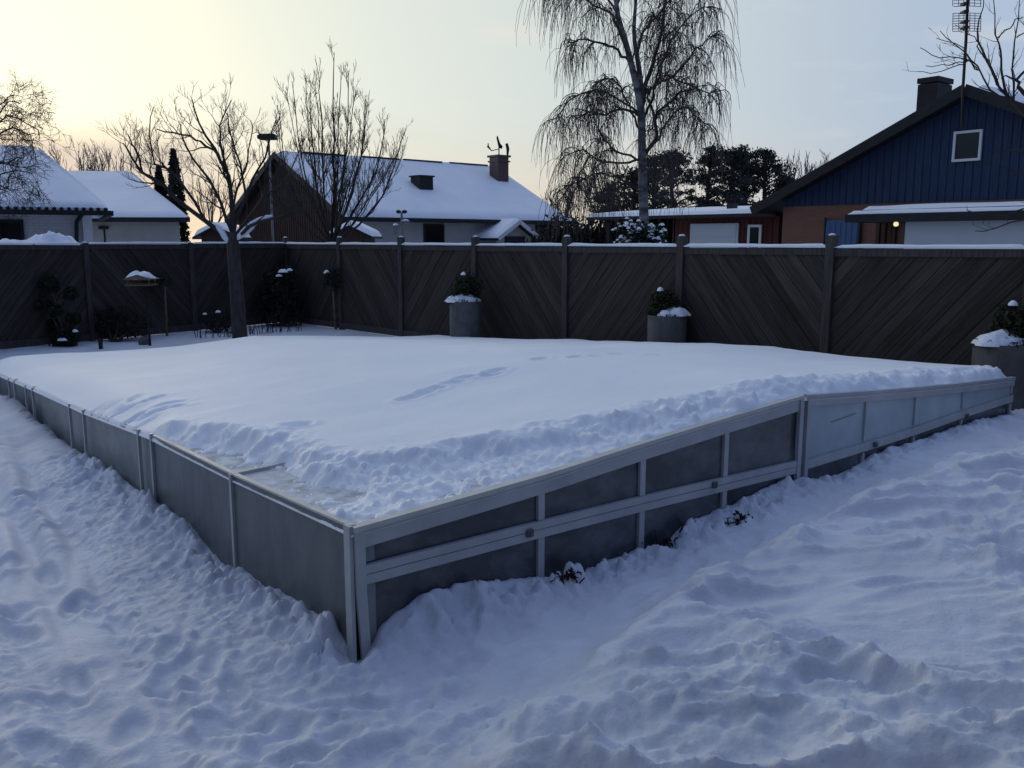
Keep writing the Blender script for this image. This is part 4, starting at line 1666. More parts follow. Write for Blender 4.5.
# chimney on the ridge
cpos = at_plane(499, 172, ridge0, B)
cpos = at_plane(499, 172, ridge0 - B * 1.5, B)
cpos = zc(cpos, 0)
kc = np.linalg.norm(cpos[:2]) / F
ctop = float(at_plane(499, 155.5, cpos, (0, 1, 0))[2])
m = MB()
hw, hl = 10 * kc * .66, 10 * kc * .66
for (z0, z1, g_) in ((RZ - 1.2, ctop - .32, 0), (ctop - .32, ctop - .25, .06), (ctop - .25, ctop - .09, 0), (ctop - .09, ctop, .08)):
    pp = [zc(cpos + A * a_ * (hl + g_) + B * b_ * (hw + g_), z0) for a_, b_ in ((-1, -1), (1, -1), (1, 1), (-1, 1))]
    m.prism(pp, (0, 0, z1 - z0), [(float(np.dot(p, A) + np.dot(p, B)), z0, 0) for p in pp])
ch_ = m.build('chimney', M['chim'], hm)
m = MB()
ct = zc(cpos, ctop)
m.tube([ct, ct + (0, 0, .35)], .03, 5)
m.prism([ct + (-.02, 0, .35), ct + (.14, 0, .30), ct + (.18, 0, .42), ct + (.06, 0, .56), ct + (-.06, 0, .92), ct + (-.12, 0, .82)], (0, .03, 0))
m.tube([ct + (0, 0, .3), ct + (-.35, 0, .22), ct + (-.52, 0, .42), ct + (-.50, 0, .55)], [.02, .025, .06, .04], 5)
m.tube([ct + (.4, 0, 0), ct + (.42, 0, .3), ct + (.36, 0, .55)], [.05, .08, .07], 6)
m.build('weather_vane', M['darktrim'], ch_)
# porch with its own little gable
pw = at_plane(498, 230, wp0, B)
pw = zc(pw, 0)
ph = thing('porch', 'small snowy gabled porch on the pale wall of the brown gabled house', 'porch', pw)
ph.location = tuple(pw)
po = pw - B * 1.7 - A * .25
pe0, pe1 = po - A * .95, po + A * .95
pzE, pzR = 1.95, 2.5
rmid = (pe0 + pe1) / 2
m = MB()
m.prism([zc(pe0 + B * .3, -.1), zc(pe1 + B * .3, -.1), zc(pe1 + B * .3, pzE - .02), zc(rmid + B * .3, pzR - .1), zc(pe0 + B * .3, pzE - .02)], B * .1)
m.build('wall', M['render'], ph)
m = MB()
for e_ in (pe0, pe1):
    ee = e_ + (e_ - rmid) * .18
    m.prism([zc(ee, pzE - .12), zc(rmid, pzR), zc(rmid + B * 2.2, pzR), zc(ee + B * 2.2, pzE - .12)], (0, 0, -.1))
pr = m.build('roof', M['darktrim'], ph)
m = MB()
for e_ in (pe0, pe1):
    ee = e_ + (e_ - rmid) * .18
    snow_sheet(m, (zc(ee, pzE - .12), zc(ee + B * 2.2, pzE - .12), zc(rmid + B * 2.2, pzR), zc(rmid, pzR)), .14, 54, 14, 10, .2)
m.build('snow_layer', M['snow_far'], pr, True)
m = MB()
for e_ in (pe0, pe1):
    ee = e_ + (e_ - rmid) * .2
    m.bar(zc(ee - B * .03, pzE - .14), zc(rmid - B * .03, pzR), .05, .16)
m.build('verge_board', M['white'], ph)
m = MB()
m.box(zc(rmid + B * .28, .95), A * .55, B * .02, (0, 0, .95))
m.build('door', M['darktrim'], ph)

# ---- left house: front wing with hipped roof, back wing behind
hx = thing('house', 'white brick house with hipped snowy roof and downpipe at the far left', 'house', (-14, 25, 0))
EC = at_y(108, 208, 22.7)
EZ1 = float(EC[2])
A1, B1 = np.array([-.893, -.45, 0]), np.array([-.45, .893, 0])
E1 = zc(EC, 0)
RZ1 = float(at_y(46, 150, 24.8)[2])
p1 = lambda a_, b_, z_: E1 + A1 * a_ + B1 * b_ + np.array([0, 0, z_])
aw = float(np.dot(at_plane(92, 225, E1 + B1 * .5, B1) - E1, A1))
m = MB()
wall_poly(m, [p1(aw, .5, -.2), p1(11, .5, -.2), p1(11, .5, EZ1 - .1), p1(aw, .5, EZ1 - .1)], B1 * .19, A1)
wall_poly(m, [p1(aw, .70, -.2), p1(aw, 6, -.2), p1(aw, 6, EZ1 - .1), p1(aw, .70, EZ1 - .1)], A1 * .19, B1)
wall_poly(m, [p1(aw, 6.01, -.2), p1(11, 6.01, -.2), p1(11, 6.01, EZ1 - .1), p1(aw, 6.01, EZ1 - .1)], B1 * .19, A1)
m.build('wall', M['whitebrick'], hx)
rim = [p1(12, 0, EZ1), p1(0, 0, EZ1), p1(0, 6.6, EZ1), p1(12, 6.6, EZ1)]
apx, apl = p1(1.5, 3.3, RZ1), p1(12, 3.3, RZ1)
m = MB()
for pl in ([rim[0], rim[1], apx, apl], [rim[1], rim[2], apx], [rim[2], rim[3], apl, apx]):
    m.prism(pl, (0, 0, -.12))
rf = m.build('roof', M['snow_far'], hx)
m = MB()
snow_sheet(m, (rim[0], rim[1], apx, apl), .10, 55, 60, 20, .14)
snow_sheet(m, (rim[1], rim[2], apx + B1 * .02, apx), .10, 56, 24, 20, .14)
snow_sheet(m, (rim[2], rim[3], apl, apx), .10, 57, 20, 10, .14)
m.build('snow_layer', M['snow_far'], rf, True)
m = MB()   # scalloped tile ends along the eave
for k in range(62):
    m.lathe(p1(.06 + k * .165, -.02, EZ1 - .04), [(.04, -.04), (.05, .02), (.03, .045)], 7)
m.build('eave_tiles', M['darktrim'], rf)
m = MB()
m.bar(p1(12, -.08, EZ1 - .13), p1(-.05, -.08, EZ1 - .13), .12, .12)
m.bar(p1(-.06, 0, EZ1 - .13), p1(-.06, 6.6, EZ1 - .13), .12, .12)
m.build('gutter', M['darktrim'], hx)
dp_ = [at_plane(x, y, E1 + B1 * .36, B1) for x, y in ((84, 211), (83, 214), (77, 221), (76.5, 228), (76.5, 250))]
m = MB()
m.tube(smooth_path(dp_, 14), .05, 7)
m.build('downpipe', M['darktrim'], hx, True)
wq = E1 + B1 * .495
pa, pb = at_plane(-25, 225, wq, B1), at_plane(22, 225, wq, B1)
window(hx, pa, pb, float(at_plane(10, 241, wq, B1)[2]) - .3, float(at_plane(10, 221, wq, B1)[2]), -B1, 1, framemat=M['darktrim'], mull=1)
m = MB()
cw = at_plane(87.5, 225, E1 + B1 * .42, B1)
m.box(zc(cw, 1.2), A1 * .11, B1 * .06, (0, 0, 1.25))
m.build('corner_board', M['white'], hx)
# back wing
hb = thing('house', 'low white wing with plain snowy gable roof behind the white brick house', 'house', (-14, 36, 0))
bw0 = at_y(60, 217, 32.5)
bw1 = at_y(190, 217.5, 33.0)
EZ2 = (bw0[2] + bw1[2]) / 2
A2 = unit(zc(bw1 - bw0, 0))
B2 = np.array([-A2[1], A2[0], 0])
rd1 = at_plane(131, 174.5, zc(bw1, 0) - A2 * .0 + B2 * 6, B2)
RZ2 = float(rd1[2])
rid1 = zc(bw1, 0) + B2 * 6 + A2 * np.dot(rd1 - bw1, A2)
rid0 = zc(bw0, 0) + B2 * 6 - A2 * 4
bw0 = bw0 - A2 * 4
m = MB()
we = at_plane(178, 225, zc(bw1, 0) + B2 * .5, B2)
wl = zc(bw0, 0) + B2 * .5
m.prism([zc(wl, -.2), zc(we, -.2), zc(we, EZ2 - .05), zc(wl, EZ2 - .05)], B2 * .2)
wk = zc(rid1 + B2 * 5 - A2 * 2.4, 0)
m.prism([zc(we, -.2) + B2 * .21, zc(wk, -.2), zc(wk, EZ2 - .05), zc(we, EZ2 - .05) + B2 * .21], -A2 * .2)
m.build('wall', M['render'], hb)
m = MB()
e1_ = zc(bw1, EZ2)
e0_ = zc(bw0, EZ2)
m.prism([e0_, e1_, zc(rid1, RZ2), zc(rid0, RZ2)], (0, 0, -.14))
e1b = zc(rid1 + B2 * 6 - A2 * 2.2, EZ2)
m.prism([e1b, zc(rid0 + B2 * 6, EZ2), zc(rid0, RZ2), zc(rid1, RZ2)], (0, 0, -.14))
m.prism([e1_, e1b, zc(rid1, RZ2)], (0, 0, -.14))
rf = m.build('roof', M['darktrim'], hb)
m = MB()
snow_sheet(m, (e0_, e1_, zc(rid1, RZ2), zc(rid0, RZ2)), .14, 58, 50, 20, .3)
snow_sheet(m, (e1_, e1b, zc(rid1, RZ2) + B2 * .02, zc(rid1, RZ2)), .14, 59, 20, 16, .3)
m.build('snow_layer', M['snow_far'], rf, True)
m = MB()
m.bar(e0_ - B2 * .06 - (0, 0, .1), e1_ - B2 * .06 - (0, 0, .1), .1, .14)
m.build('gutter', M['darktrim'], hb)
m = MB()
tl_ = at_plane(104, 229, zc(bw1, 0) + B2 * .48, B2)
m.tube([zc(tl_, tl_[2] - .5), zc(tl_, tl_[2])], .03, 5)
m.box(tl_ + (0, -.05, .05), (.16, 0, 0), (0, .05, 0), (0, 0, .06))
m.build('wall_lamp', M['darktrim'], hb)

# ---- blue house on the right
G0 = np.array([7.3, 27.0, 0])
G0 = zc(at_y(752, 209, 27.0), 0)
A3 = unit(np.array([.62, -.785, 0]))        # along the gable to the right
B3 = np.array([-A3[1], A3[0], 0])           # away
EZ3 = float(at_y(752, 209, 27.0)[2])
apx = at_plane(965, 87, G0, B3)
hw3 = float(np.dot(apx - G0, A3))
RZ3 = float(apx[2])
print('blue', EZ3, hw3, RZ3)
h3 = thing('house', 'blue boarded gable house with orange brick base on the right', 'house', zc(G0 + A3 * hw3 + B3 * 5, 0))
LB = 11.0
sl3 = (RZ3 - EZ3) / hw3
zroof = lambda a: EZ3 + sl3 * (hw3 - abs(a - hw3))
o3 = .75
wpl = G0 + B3 * .5                          # front wall plane
zb = float(at_plane(880, 203.5, wpl, B3)[2])
wl_, wr_ = o3, 2 * hw3 - o3
m = MB()
wall_poly(m, [zc(wpl + A3 * wl_, -.2), zc(wpl + A3 * wr_, -.2), zc(wpl + A3 * wr_, zb), zc(wpl + A3 * wl_, zb)], B3 * .2, A3)
wall_poly(m, [zc(wpl + A3 * wl_ + B3 * .21, -.2), zc(wpl + A3 * wl_ + B3 * LB, -.2), zc(wpl + A3 * wl_ + B3 * LB, zb), zc(wpl + A3 * wl_ + B3 * .21, zb)], A3 * .2, B3)
wall_poly(m, [zc(wpl + A3 * wr_ + B3 * .21, -.2), zc(wpl + A3 * wr_ + B3 * LB, -.2), zc(wpl + A3 * wr_ + B3 * LB, zb), zc(wpl + A3 * wr_ + B3 * .21, zb)], -A3 * .2, B3)
m.build('brick_wall', M['brick'], h3)
m = MB()
m.prism([zc(wpl + A3 * wl_ - B3 * .03, zb + .003), zc(wpl + A3 * wr_ - B3 * .03, zb + .003), zc(wpl + A3 * wr_ - B3 * .03, zroof(wr_) - .14),
         zc(wpl + A3 * hw3 - B3 * .03, RZ3 - .14), zc(wpl + A3 * wl_ - B3 * .03, zroof(wl_) - .14)], B3 * .2)
n3 = int((wr_ - wl_) / .21)
for k in range(n3):
    a_ = wl_ + (k + .5) * (wr_ - wl_) / n3
    zt = zroof(a_) - .17
    if zt - zb < .1:
        continue
    m.box(zc(wpl + A3 * a_ - B3 * .042, (zb + .005 + zt) / 2), A3 * .024, B3 * .0115, (0, 0, (zt - zb - .005) / 2))
m.build('gable_wall', M['bluewood'], h3)
m = MB()
for a_ in (0, 2 * hw3):
    m.prism([zc(G0 + A3 * a_, EZ3), zc(G0 + A3 * hw3, RZ3), zc(G0 + A3 * hw3 + B3 * LB, RZ3), zc(G0 + A3 * a_ + B3 * LB, EZ3)], (0, 0, -.13))
rf = m.build('roof', M['darktrim'], h3)
m = MB()
for a_ in (0, 2 * hw3):
    m.bar(zc(G0 + A3 * a_ - B3 * .03, EZ3 - .06), zc(G0 + A3 * hw3 - B3 * .03, RZ3 - .06), .06, .26)
m.build('verge_board', M['darktrim'], rf)
m = MB()
snow_sheet(m, (zc(G0 + A3 * 2 * hw3 + B3 * .1, EZ3), zc(G0 + A3 * 2 * hw3 + B3 * LB, EZ3), zc(G0 + A3 * (hw3 + .2) + B3 * LB, RZ3 - .06), zc(G0 + A3 * (hw3 + .2) + B3 * .1, RZ3 - .06)), .14, 61, 30, 20, .3)
snow_sheet(m, (zc(G0 + B3 * .1, EZ3), zc(G0 + B3 * LB, EZ3), zc(G0 + A3 * (hw3 - .2) + B3 * LB, RZ3 - .06), zc(G0 + A3 * (hw3 - .2) + B3 * .1, RZ3 - .06)), .10, 62, 30, 20, .4)
m.build('snow_layer', M['snow_far'], rf, True)
# gable window
pw_ = wpl - B3 * .06
pa, pb = at_plane(955, 145, pw_, B3), at_plane(981, 145, pw_, B3)
window(h3, pa, pb, float(at_plane(967, 160, pw_, B3)[2]), float(at_plane(967, 132, pw_, B3)[2]), -B3, 1, fr_w=.06)
# chimney, a little behind the gable on the left slope
cd = G0 + B3 * 1.6
ca_, cb_ = at_plane(924, 95, cd, B3), at_plane(945, 95, cd, B3)
cz = float(at_plane(935, 79, cd, B3)[2])
m = MB()
cc = zc((ca_ + cb_) / 2, 0)
hw_ = np.linalg.norm(cb_ - ca_) / 2 * .92
for (z0, z1, g_) in ((EZ3 + .5, cz - .16, 0), (cz - .13, cz, .02)):
    m.box(zc(cc, (z0 + z1) / 2), A3 * (hw_ + g_), B3 * (.4 + g_), (0, 0, (z1 - z0) / 2))
m.build('chimney', M['black'], h3)
# blue door and slatted recess under the lean-to roof
pd = wpl - B3 * .02
pa, pb = at_plane(826, 232, pd, B3), at_plane(859, 232, pd, B3)
dtop = float(at_plane(842, 220, pd, B3)[2])
m = MB()
m.prism([zc(pa, 0), zc(pb, 0), zc(pb, dtop), zc(pa, dtop)], -B3 * .05)
for k in range(6):
    p = pa + (pb - pa) * (k + .5) / 6
    m.box(zc(p - B3 * .056, dtop / 2), A3 * .06, B3 * .008, (0, 0, dtop / 2 - .08))
m.build('door', M['bluedoor'], h3)
m = MB()
for (xa_, xb_) in ((825, 826), (859.2, 861)):
    p, q = at_plane(xa_, 232, pd - B3 * .03, B3), at_plane(xb_, 232, pd - B3 * .03, B3)
    m.prism([zc(p, 0), zc(q, 0), zc(q, dtop + .08), zc(p, dtop + .08)], -B3 * .06)
m.build('door_frame', M['darktrim'], h3)
for x in (878, 884, 890, 894):
    p = at_plane(x, 232, pd - B3 * .03, B3)
    m = MB()
    m.box(zc(p, 1.2), A3 * .05, B3 * .03, (0, 0, 1.15))
    m.build('wall_slat', M['darkwood'], h3)
# annex with two-step flat roof
aD = 1.6                                     # how far it stands forward
apl_ = wpl - B3 * aD
a0 = float(np.dot(at_plane(905, 232, apl_, B3) - G0, A3))
a1 = 13.0
afz = float(at_plane(960, 221, apl_, B3)[2])
an = thing('annex', 'white flat roofed annex with layered snow against the blue gabled house', 'annex', zc(G0 + A3 * 7 - B3 * 1, 0))
m = MB()
m.prism([zc(apl_ + A3 * a0, -.2), zc(apl_ + A3 * a1, -.2), zc(apl_ + A3 * a1, afz), zc(apl_ + A3 * a0, afz)], B3 * (aD - .06))
m.build('wall', M['whitemetal'], an)
r0 = float(np.dot(at_plane(845, 215, apl_ - B3 * .35, B3) - G0, A3))
m = MB()
m.prism([zc(apl_ - B3 * .35 + A3 * r0, afz + .005), zc(apl_ - B3 * .35 + A3 * (a1 + .3), afz + .005), zc(wpl - B3 * .06 + A3 * (a1 + .3), afz + .005), zc(wpl - B3 * .06 + A3 * r0, afz + .005)], (0, 0, .20))
m.prism([zc(apl_ + B3 * .1 + A3 * (r0 + .15), afz + .21), zc(apl_ + B3 * .1 + A3 * (a1 + .2), afz + .21), zc(wpl - B3 * .06 + A3 * (a1 + .2), afz + .21), zc(wpl - B3 * .06 + A3 * (r0 + .15), afz + .21)], (0, 0, .11))
rf = m.build('roof', M['darktrim'], an)
m = MB()
zt = afz + .205
snow_sheet(m, (zc(apl_ - B3 * .33 + A3 * (r0 + .02), zt), zc(apl_ - B3 * .33 + A3 * (a1 + .28), zt), zc(apl_ + B3 * .12 + A3 * (a1 + .28), zt), zc(apl_ + B3 * .12 + A3 * (r0 + .02), zt)), .085, 63, 60, 10, .1)
zt = afz + .32
snow_sheet(m, (zc(apl_ + B3 * .1 + A3 * (r0 + .17), zt), zc(apl_ + B3 * .1 + A3 * (a1 + .18), zt), zc(wpl - B3 * .1 + A3 * (a1 + .18), zt + .02), zc(wpl - B3 * .1 + A3 * (r0 + .17), zt + .02)), .11, 64, 60, 12, .15)
m.build('snow_layer', M['snow_far'], rf, True)
# wall lamp under the roof
lp_ = at_plane(896, 224, apl_ + B3 * .1, B3)
wl3 = thing('wall_lamp', 'small lit yellowish lamp under the annex roof by the brick wall', 'lamp', lp_)
m = MB()
m.lathe(lp_ - (0, 0, .06), [(.02, 0), (.055, .02), (.065, .06), (.05, .10), (.02, .12)], 12)
m.build('bulb', lampm, wl3, True)
m = MB()
m.tube([lp_ + (0, 0, .05), lp_ + (0, 0, afz - lp_[2] + .003)], .012, 5)
m.lathe(lp_ + (0, 0, .05), [(.07, 0), (.05, .03), (.02, .05)], 10)
m.build('bracket', M['darktrim'], wl3)
# antenna mast in front of the gable
mp0 = at_plane(965, 100, G0 - B3 * .12, B3)
ms = thing('antenna_mast', 'tall thin antenna mast with grid aerials above the blue gable', 'antenna', zc(mp0, RZ3 - 1.5))
Ym = float(mp0[1])
ma = [at_y(962, 128, Ym), at_y(963, 88, Ym), at_y(966, 40, Ym), at_y(969, -30, Ym)]
m = MB()
m.tube(ma, .035, 6)
m.build('mast', M['black'], ms)
km = Ym / F
for (yy0, yy1, dx0) in ((13, 31, -5), (-22, 6, -5)):
    for sgn in (-1, 1):
        m = MB()
        n_r = 8 if yy0 > 0 else 10
        for k in range(n_r):
            y = yy0 + (yy1 - yy0) * k / (n_r - 1)
            xm = 967.2 - (y - 13) * .03
            m.tube([at_y(xm + sgn * 2, y, Ym - .12), at_y(xm + sgn * 14, y + .5, Ym - .12 + .1)], .008, 4)
        for xx in (3, 8, 14):
            m.tube([at_y(967 + sgn * xx, yy0, Ym - .12), at_y(966.6 + sgn * xx, yy1, Ym - .12)], .008, 4)
        m.build('aerial_grid', M['steel'], ms)
for y in (4, 12, 22, 28):
    m = MB()
    p = at_y(964.5, y, Ym - .12)
    m.box(p, (.06, 0, 0), (0, .1, 0), (0, 0, .025))
    m.build('aerial_dipole', M['darktrim'], ms)

# ---- red outbuilding between
O1 = zc(at_y(772, 230, 27.6), 0)
O0 = zc(at_y(592, 230, 33.0), 0)
A4 = unit(O1 - O0)
B4 = np.array([-A4[1], A4[0], 0])
L4 = np.linalg.norm(O1 - O0)
oz = float(at_plane(740, 217, O1, B4)[2])
h4 = thing('garage', 'dark red outbuilding with flat snowy roof and white garage door', 'garage', (O0 + O1) / 2 + B4 * 2)
gx0 = float(np.dot(at_plane(690, 232, O1, B4) - O0, A4))
m = MB()
xo = float(np.dot(at_plane(668, 232, O1, B4) - O0, A4))
m.prism([zc(O0 + A4 * xo + B4 * .4, -.2), zc(O0 + A4 * L4 + B4 * .4, -.2), zc(O0 + A4 * L4 + B4 * .4, oz + .03), zc(O0 + A4 * xo + B4 * .4, oz + .03)], B4 * .2)
m.prism([zc(O0 + A4 * .1 + B4 * .6, -.2), zc(O0 + A4 * .1 + B4 * 4.59, -.2), zc(O0 + A4 * .1 + B4 * 4.59, oz + .26), zc(O0 + A4 * .1 + B4 * .6, oz + .03)], A4 * .15)
m.prism([zc(O0 + A4 * xo + B4 * .61, -.2), zc(O0 + A4 * xo + B4 * 5, -.2), zc(O0 + A4 * xo + B4 * 5, oz - .05), zc(O0 + A4 * xo + B4 * .61, oz - .05)], A4 * .2)
m.prism([zc(O0 + A4 * .3 + B4 * 4.6, -.2), zc(O0 + A4 * xo + B4 * 4.6, -.2), zc(O0 + A4 * xo + B4 * 4.6, oz + .26), zc(O0 + A4 * .3 + B4 * 4.6, oz + .26)], B4 * .2)
for k in range(int((L4 - xo) / .2)):
    p = O0 + A4 * (xo + .1 + k * .2) + B4 * .39
    m.box(zc(p, oz / 2), A4 * .025, B4 * .012, (0, 0, oz / 2 - .08))
m.build('wall', M['redwood'], h4)
for a_ in (.4, xo * .5):
    m = MB()
    m.box(zc(O0 + A4 * a_ + B4 * .5, oz / 2 - .1), A4 * .06, B4 * .06, (0, 0, oz / 2 - .0))
    m.build('carport_post', M['darkwood'], h4)
m = MB()
rp = [O0 - A4 * .3, O0 + A4 * (L4 + .1), O0 + A4 * (L4 + .1) + B4 * 5.2, O0 - A4 * .3 + B4 * 5.2]
m.prism([zc(rp[0], oz), zc(rp[1], oz), zc(rp[2], oz + .33), zc(rp[3], oz + .33)], (0, 0, .11))
rf = m.build('roof', M['darktrim'], h4)
m = MB()
snow_sheet(m, (zc(rp[0], oz + .115), zc(rp[1], oz + .115), zc(rp[2], oz + .445), zc(rp[3], oz + .445)), .13, 65, 50, 16, .2)
m.build('snow_layer', M['snow_far'], rf, True)
pg = O0 + B4 * .37
pa, pb = at_plane(691, 232, pg, B4), at_plane(739, 232, pg, B4)
gz = float(at_plane(715, 223.5, pg, B4)[2])
m = MB()
m.prism([zc(pa, 0), zc(pb, 0), zc(pb, gz), zc(pa, gz)], -B4 * .05)
for k in range(5):
    z = gz * (k + .5) / 5
    m.box(zc((pa + pb) / 2 - B4 * .056, z), A4 * (np.linalg.norm(pb - pa) / 2 - .08), B4 * .008, (0, 0, gz / 10 - .03))
m.build('garage_door', M['whitemetal'], h4)
pa, pb = at_plane(749.5, 232, pg, B4), at_plane(761, 232, pg, B4)
window(h4, pa, pb, .5, float(at_plane(755, 226, pg, B4)[2]), -B4, 1, fr_w=.08)
vp = at_plane(732, 211, zc(O0 + B4 * 1.5, 0), B4)
m = MB()
m.box(zc(vp, oz + .3), A4 * .13, B4 * .13, (0, 0, .2))
m.build('roof_vent', M['darktrim'], h4)

# ---- small sheds behind the left fence
def shed(label, x0, x1, ytop, Yd, seed):
    a, b = at_y(x0, 236, Yd), at_y(x1, 236, Yd)
    zt = float(at_y(x0, ytop, Yd)[2])
    c = zc((a + b) / 2, 0)
    root = thing('garden_shed', label, 'shed', c)
    hw = (b[0] - a[0]) / 2
    m = MB()
    m.prism([c + (-hw + .2, .2, -.1), c + (hw - .2, .2, -.1), c + (hw - .2, .2, zt - .3), c + (0, .2, zt - .12), c + (-hw + .2, .2, zt - .3)], (0, 1.6, 0))
    m.build('wall', M['darkwood'], root)
    m = MB()
    for s_ in (-1, 1):
        m.prism([c + (s_ * hw, 0, zt - .38), c + (s_ * hw, 2, zt - .38), c + (0, 2, zt - .08), c + (0, 0, zt - .08)], (0, 0, -.06))
    rf = m.build('roof', M['darktrim'], root)
    m = MB()
    for s_ in (-1, 1):
        snow_sheet(m, (c + (s_ * hw, 0, zt - .38), c + (s_ * hw, 2, zt - .38), c + (0, 2, zt - .08), c + (0, 0, zt - .08)), .13, seed, 14, 12, .15)
    m.build('snow_layer', M['snow_far'], rf, True)


shed('snow roofed shed peeking over the fence right of the fan shaped tree', 326, 372, 222, 24, 66)
shed('small snow roofed shed peeking over the fence left of the garden tree', 192, 232, 224, 26, 67)

# ---- street lamp seen against the brown gable
Yl = 27.0
lb = zc(at_y(273, 240, Yl), 0)
sl_ = thing('street_lamp', 'street lamp with flat hooded head standing before the brown gable', 'street lamp', lb)
m = MB()
zt = float(at_y(273, 139, Yl)[2])
m.tube([lb - (0, 0, .2), zc(lb, zt)], [.045, .03], 8)
m.build('pole', M['steel'], sl_)
k_ = Yl / F
hc = at_y(267.5, 137, Yl)
m = MB()
q_ = [(-.27, -.06), (-.22, -.08), (.23, -.08), (.26, -.05), (.26, .06), (.20, .09), (-.18, .08), (-.28, .03)]
m.prism([hc + np.array([a_ * 1.0, -.13, b_]) for a_, b_ in q_], (0, .26, 0))
m.build('lamp_head', M['darktrim'], sl_)
m = MB()
m.tube([zc(lb, zt - .02), hc + (0.1, 0, -.03)], .03, 6)
m.build('bracket', M['steel'], sl_)

# ---- weather station pole on the fence
p = fpost(0) + np.array([0, .35, 0])
wsn = thing('weather_station', 'thin pole with little cups and a tray rising behind the fence', 'weather station', p)
Yw = float(p[1])
m = MB()
m.tube([zc(p, 0), at_y(401.5, 212, Yw)], .022, 6)
m.build('pole', M['steel'], wsn)
m = MB()
for (x, y, r) in ((398.5, 212, .045), (404.5, 212, .05)):
    m.lathe(at_y(x, y, Yw) - (0, 0, .03), [(.01, 0), (r, .02), (r, .05), (.01, .07)], 8)
m.bar(at_y(398.5, 212.3, Yw), at_y(404.5, 212.3, Yw), .015, .015)
m.build('wind_cups', M['darktrim'], wsn)
m = MB()
q = at_y(405.5, 220.3, Yw)
m.box(q - (0, 0, .03), (.07, 0, 0), (0, .06, 0), (0, 0, .02))
m.box(at_y(395.5, 228, Yw) - (0, 0, .03), (.03, 0, 0), (0, .03, 0), (0, 0, .09))
m.bar(at_y(395.5, 226, Yw), at_y(402, 226, Yw), .015, .015)
m.bar(at_y(402, 221, Yw), at_y(405.5, 221, Yw), .015, .015)
m.build('sensor_tray', M['steel'], wsn)
m = MB()
snow_lump(m, q - (0, 0, .01), .075, .06, .035, 71, 6)
m.build('snow_cap', M['snow'], wsn, True)
m = MB()
snow_lump(m, at_y(395.5, 228, Yw) + (0, 0, .06), .05, .05, .035, 72, 6)
m.build('snow_cap', M['snow'], wsn, True)


# ------------------------------------------------------------------ plants beyond the fence
# snowy shrub below the birch
c = zc(at_y(640, 240, 17.5), 0)
rg = np.random.default_rng(81)
root = thing('garden_shrub', 'snow flecked evergreen shrub behind the fence around the birch trunk', 'shrub', c)
m, ms2 = MB(), MB()
for k in range(26):
    b_ = c + np.array([rg.uniform(-.5, .5), rg.uniform(-.4, .4), rg.uniform(1.2, 2.05)])
    pts = ball_points(b_, .22, 90, rg, .8, .2)
    m.leaves(pts, .05, rg)
    for p_ in pts[::6]:
        if p_[2] > b_[2] - .08:
            snow_lump(ms2, p_ + (0, 0, .01), .045, .04, .03, k, 2)
m.build('foliage', M['ever'], root)
ms2.build('snow_flecks', M['snow'], root, True)
m = MB()
for k in range(7):
    a_ = rg.uniform(0, 6.3)
    m.tube([c - (0, 0, .05), c + (math.cos(a_) * .2, math.sin(a_) * .2, .8), c + (math.cos(a_) * .4, math.sin(a_) * .35, 1.6)], [.03, .02, .01], 5)
m.build('stem', M['bark'], root)
# snow heaped hedge behind the left fence
c = zc(at_y(46, 240, 16.8), 0)
root = thing('snowy_hedge', 'rounded snow heaped hedge top showing over the left fence', 'hedge', c)
m = MB()
rg = np.random.default_rng(82)
m.leaves(ball_points(c + np.array([0, 0, 1.0]), .8, 900, rg, .9, .6), .05, rg)
m.build('foliage', M['hedge'], root)
m = MB()
snow_lump(m, c + np.array([.1, 0, 1.66]), .52, .4, .20, 83)
m.build('snow_cap', M['snow'], root, True)
m = MB()
snow_lump(m, c + np.array([-.7, 0, 1.64]), .5, .35, .12, 84)
m.build('snow_cap', M['snow'], root, True)


c = zc(at_y(592, 240, 34), 0)
root = thing('winter_hedge', 'dark leafless hedge filling the gap right of the pale house wall', 'hedge', c)
rg = np.random.default_rng(87)
m = MB()
for k in range(12):
    m.leaves(ball_points(c + np.array([(k - 6.2) * .24, rg.uniform(-.4, .4), 1.35]), rg.uniform(.8, 1.1), 800, rg, 1.25, .2), .10, rg)
m.build('foliage', M['hedge'], root)
m = MB()
for k in range(9):
    p = c + np.array([(k - 4) * .28, rg.uniform(-.3, .3), 0])
    m.tube([p - (0, 0, .1), p + (.05, 0, 1.0), p + (rg.normal(0, .2), 0, rg.uniform(2.0, 2.6))], [.04, .03, .01], 5)
m.build('stem', M['bark'], root)


def conifer(label, x, ytop, Yd, w, seed):
    rg = np.random.default_rng(seed)
    b = zc(at_y(x, 240, Yd), 0)
    zt = float(at_y(x, ytop, Yd)[2])
    root = thing('cypress_tree', label, 'tree', b, 'dark columnar cypresses behind the houses')
    m = MB()
    m.tube([b - (0, 0, .1), zc(b, zt * .6)], [.12, .05], 7)
    m.build('trunk', M['bark'], root)
    n = 2600
    f = rg.random(n) ** .8
    r = w * np.interp(f, [0, .15, .6, .9, 1], [.8, 1, .8, .3, .03]) * (.45 + .55 * rg.random(n) ** .5)
    a_ = rg.uniform(0, 6.3, n)
    r *= 1 + .15 * np.sin(a_ * 5 + f * 20)
    P = np.stack([b[0] + r * np.cos(a_), b[1] + r * np.sin(a_), .2 + f * (zt - .2)], 1)
    m = MB()
    m.leaves(P, .11, rg)
    m.build('crown', M['ever'], root)


conifer('taller dark columnar cypress beside the low white wing', 178.5, 150, 36, .42, 85)
conifer('shorter dark cypress just left of the taller one', 163, 166, 37, .42, 86)


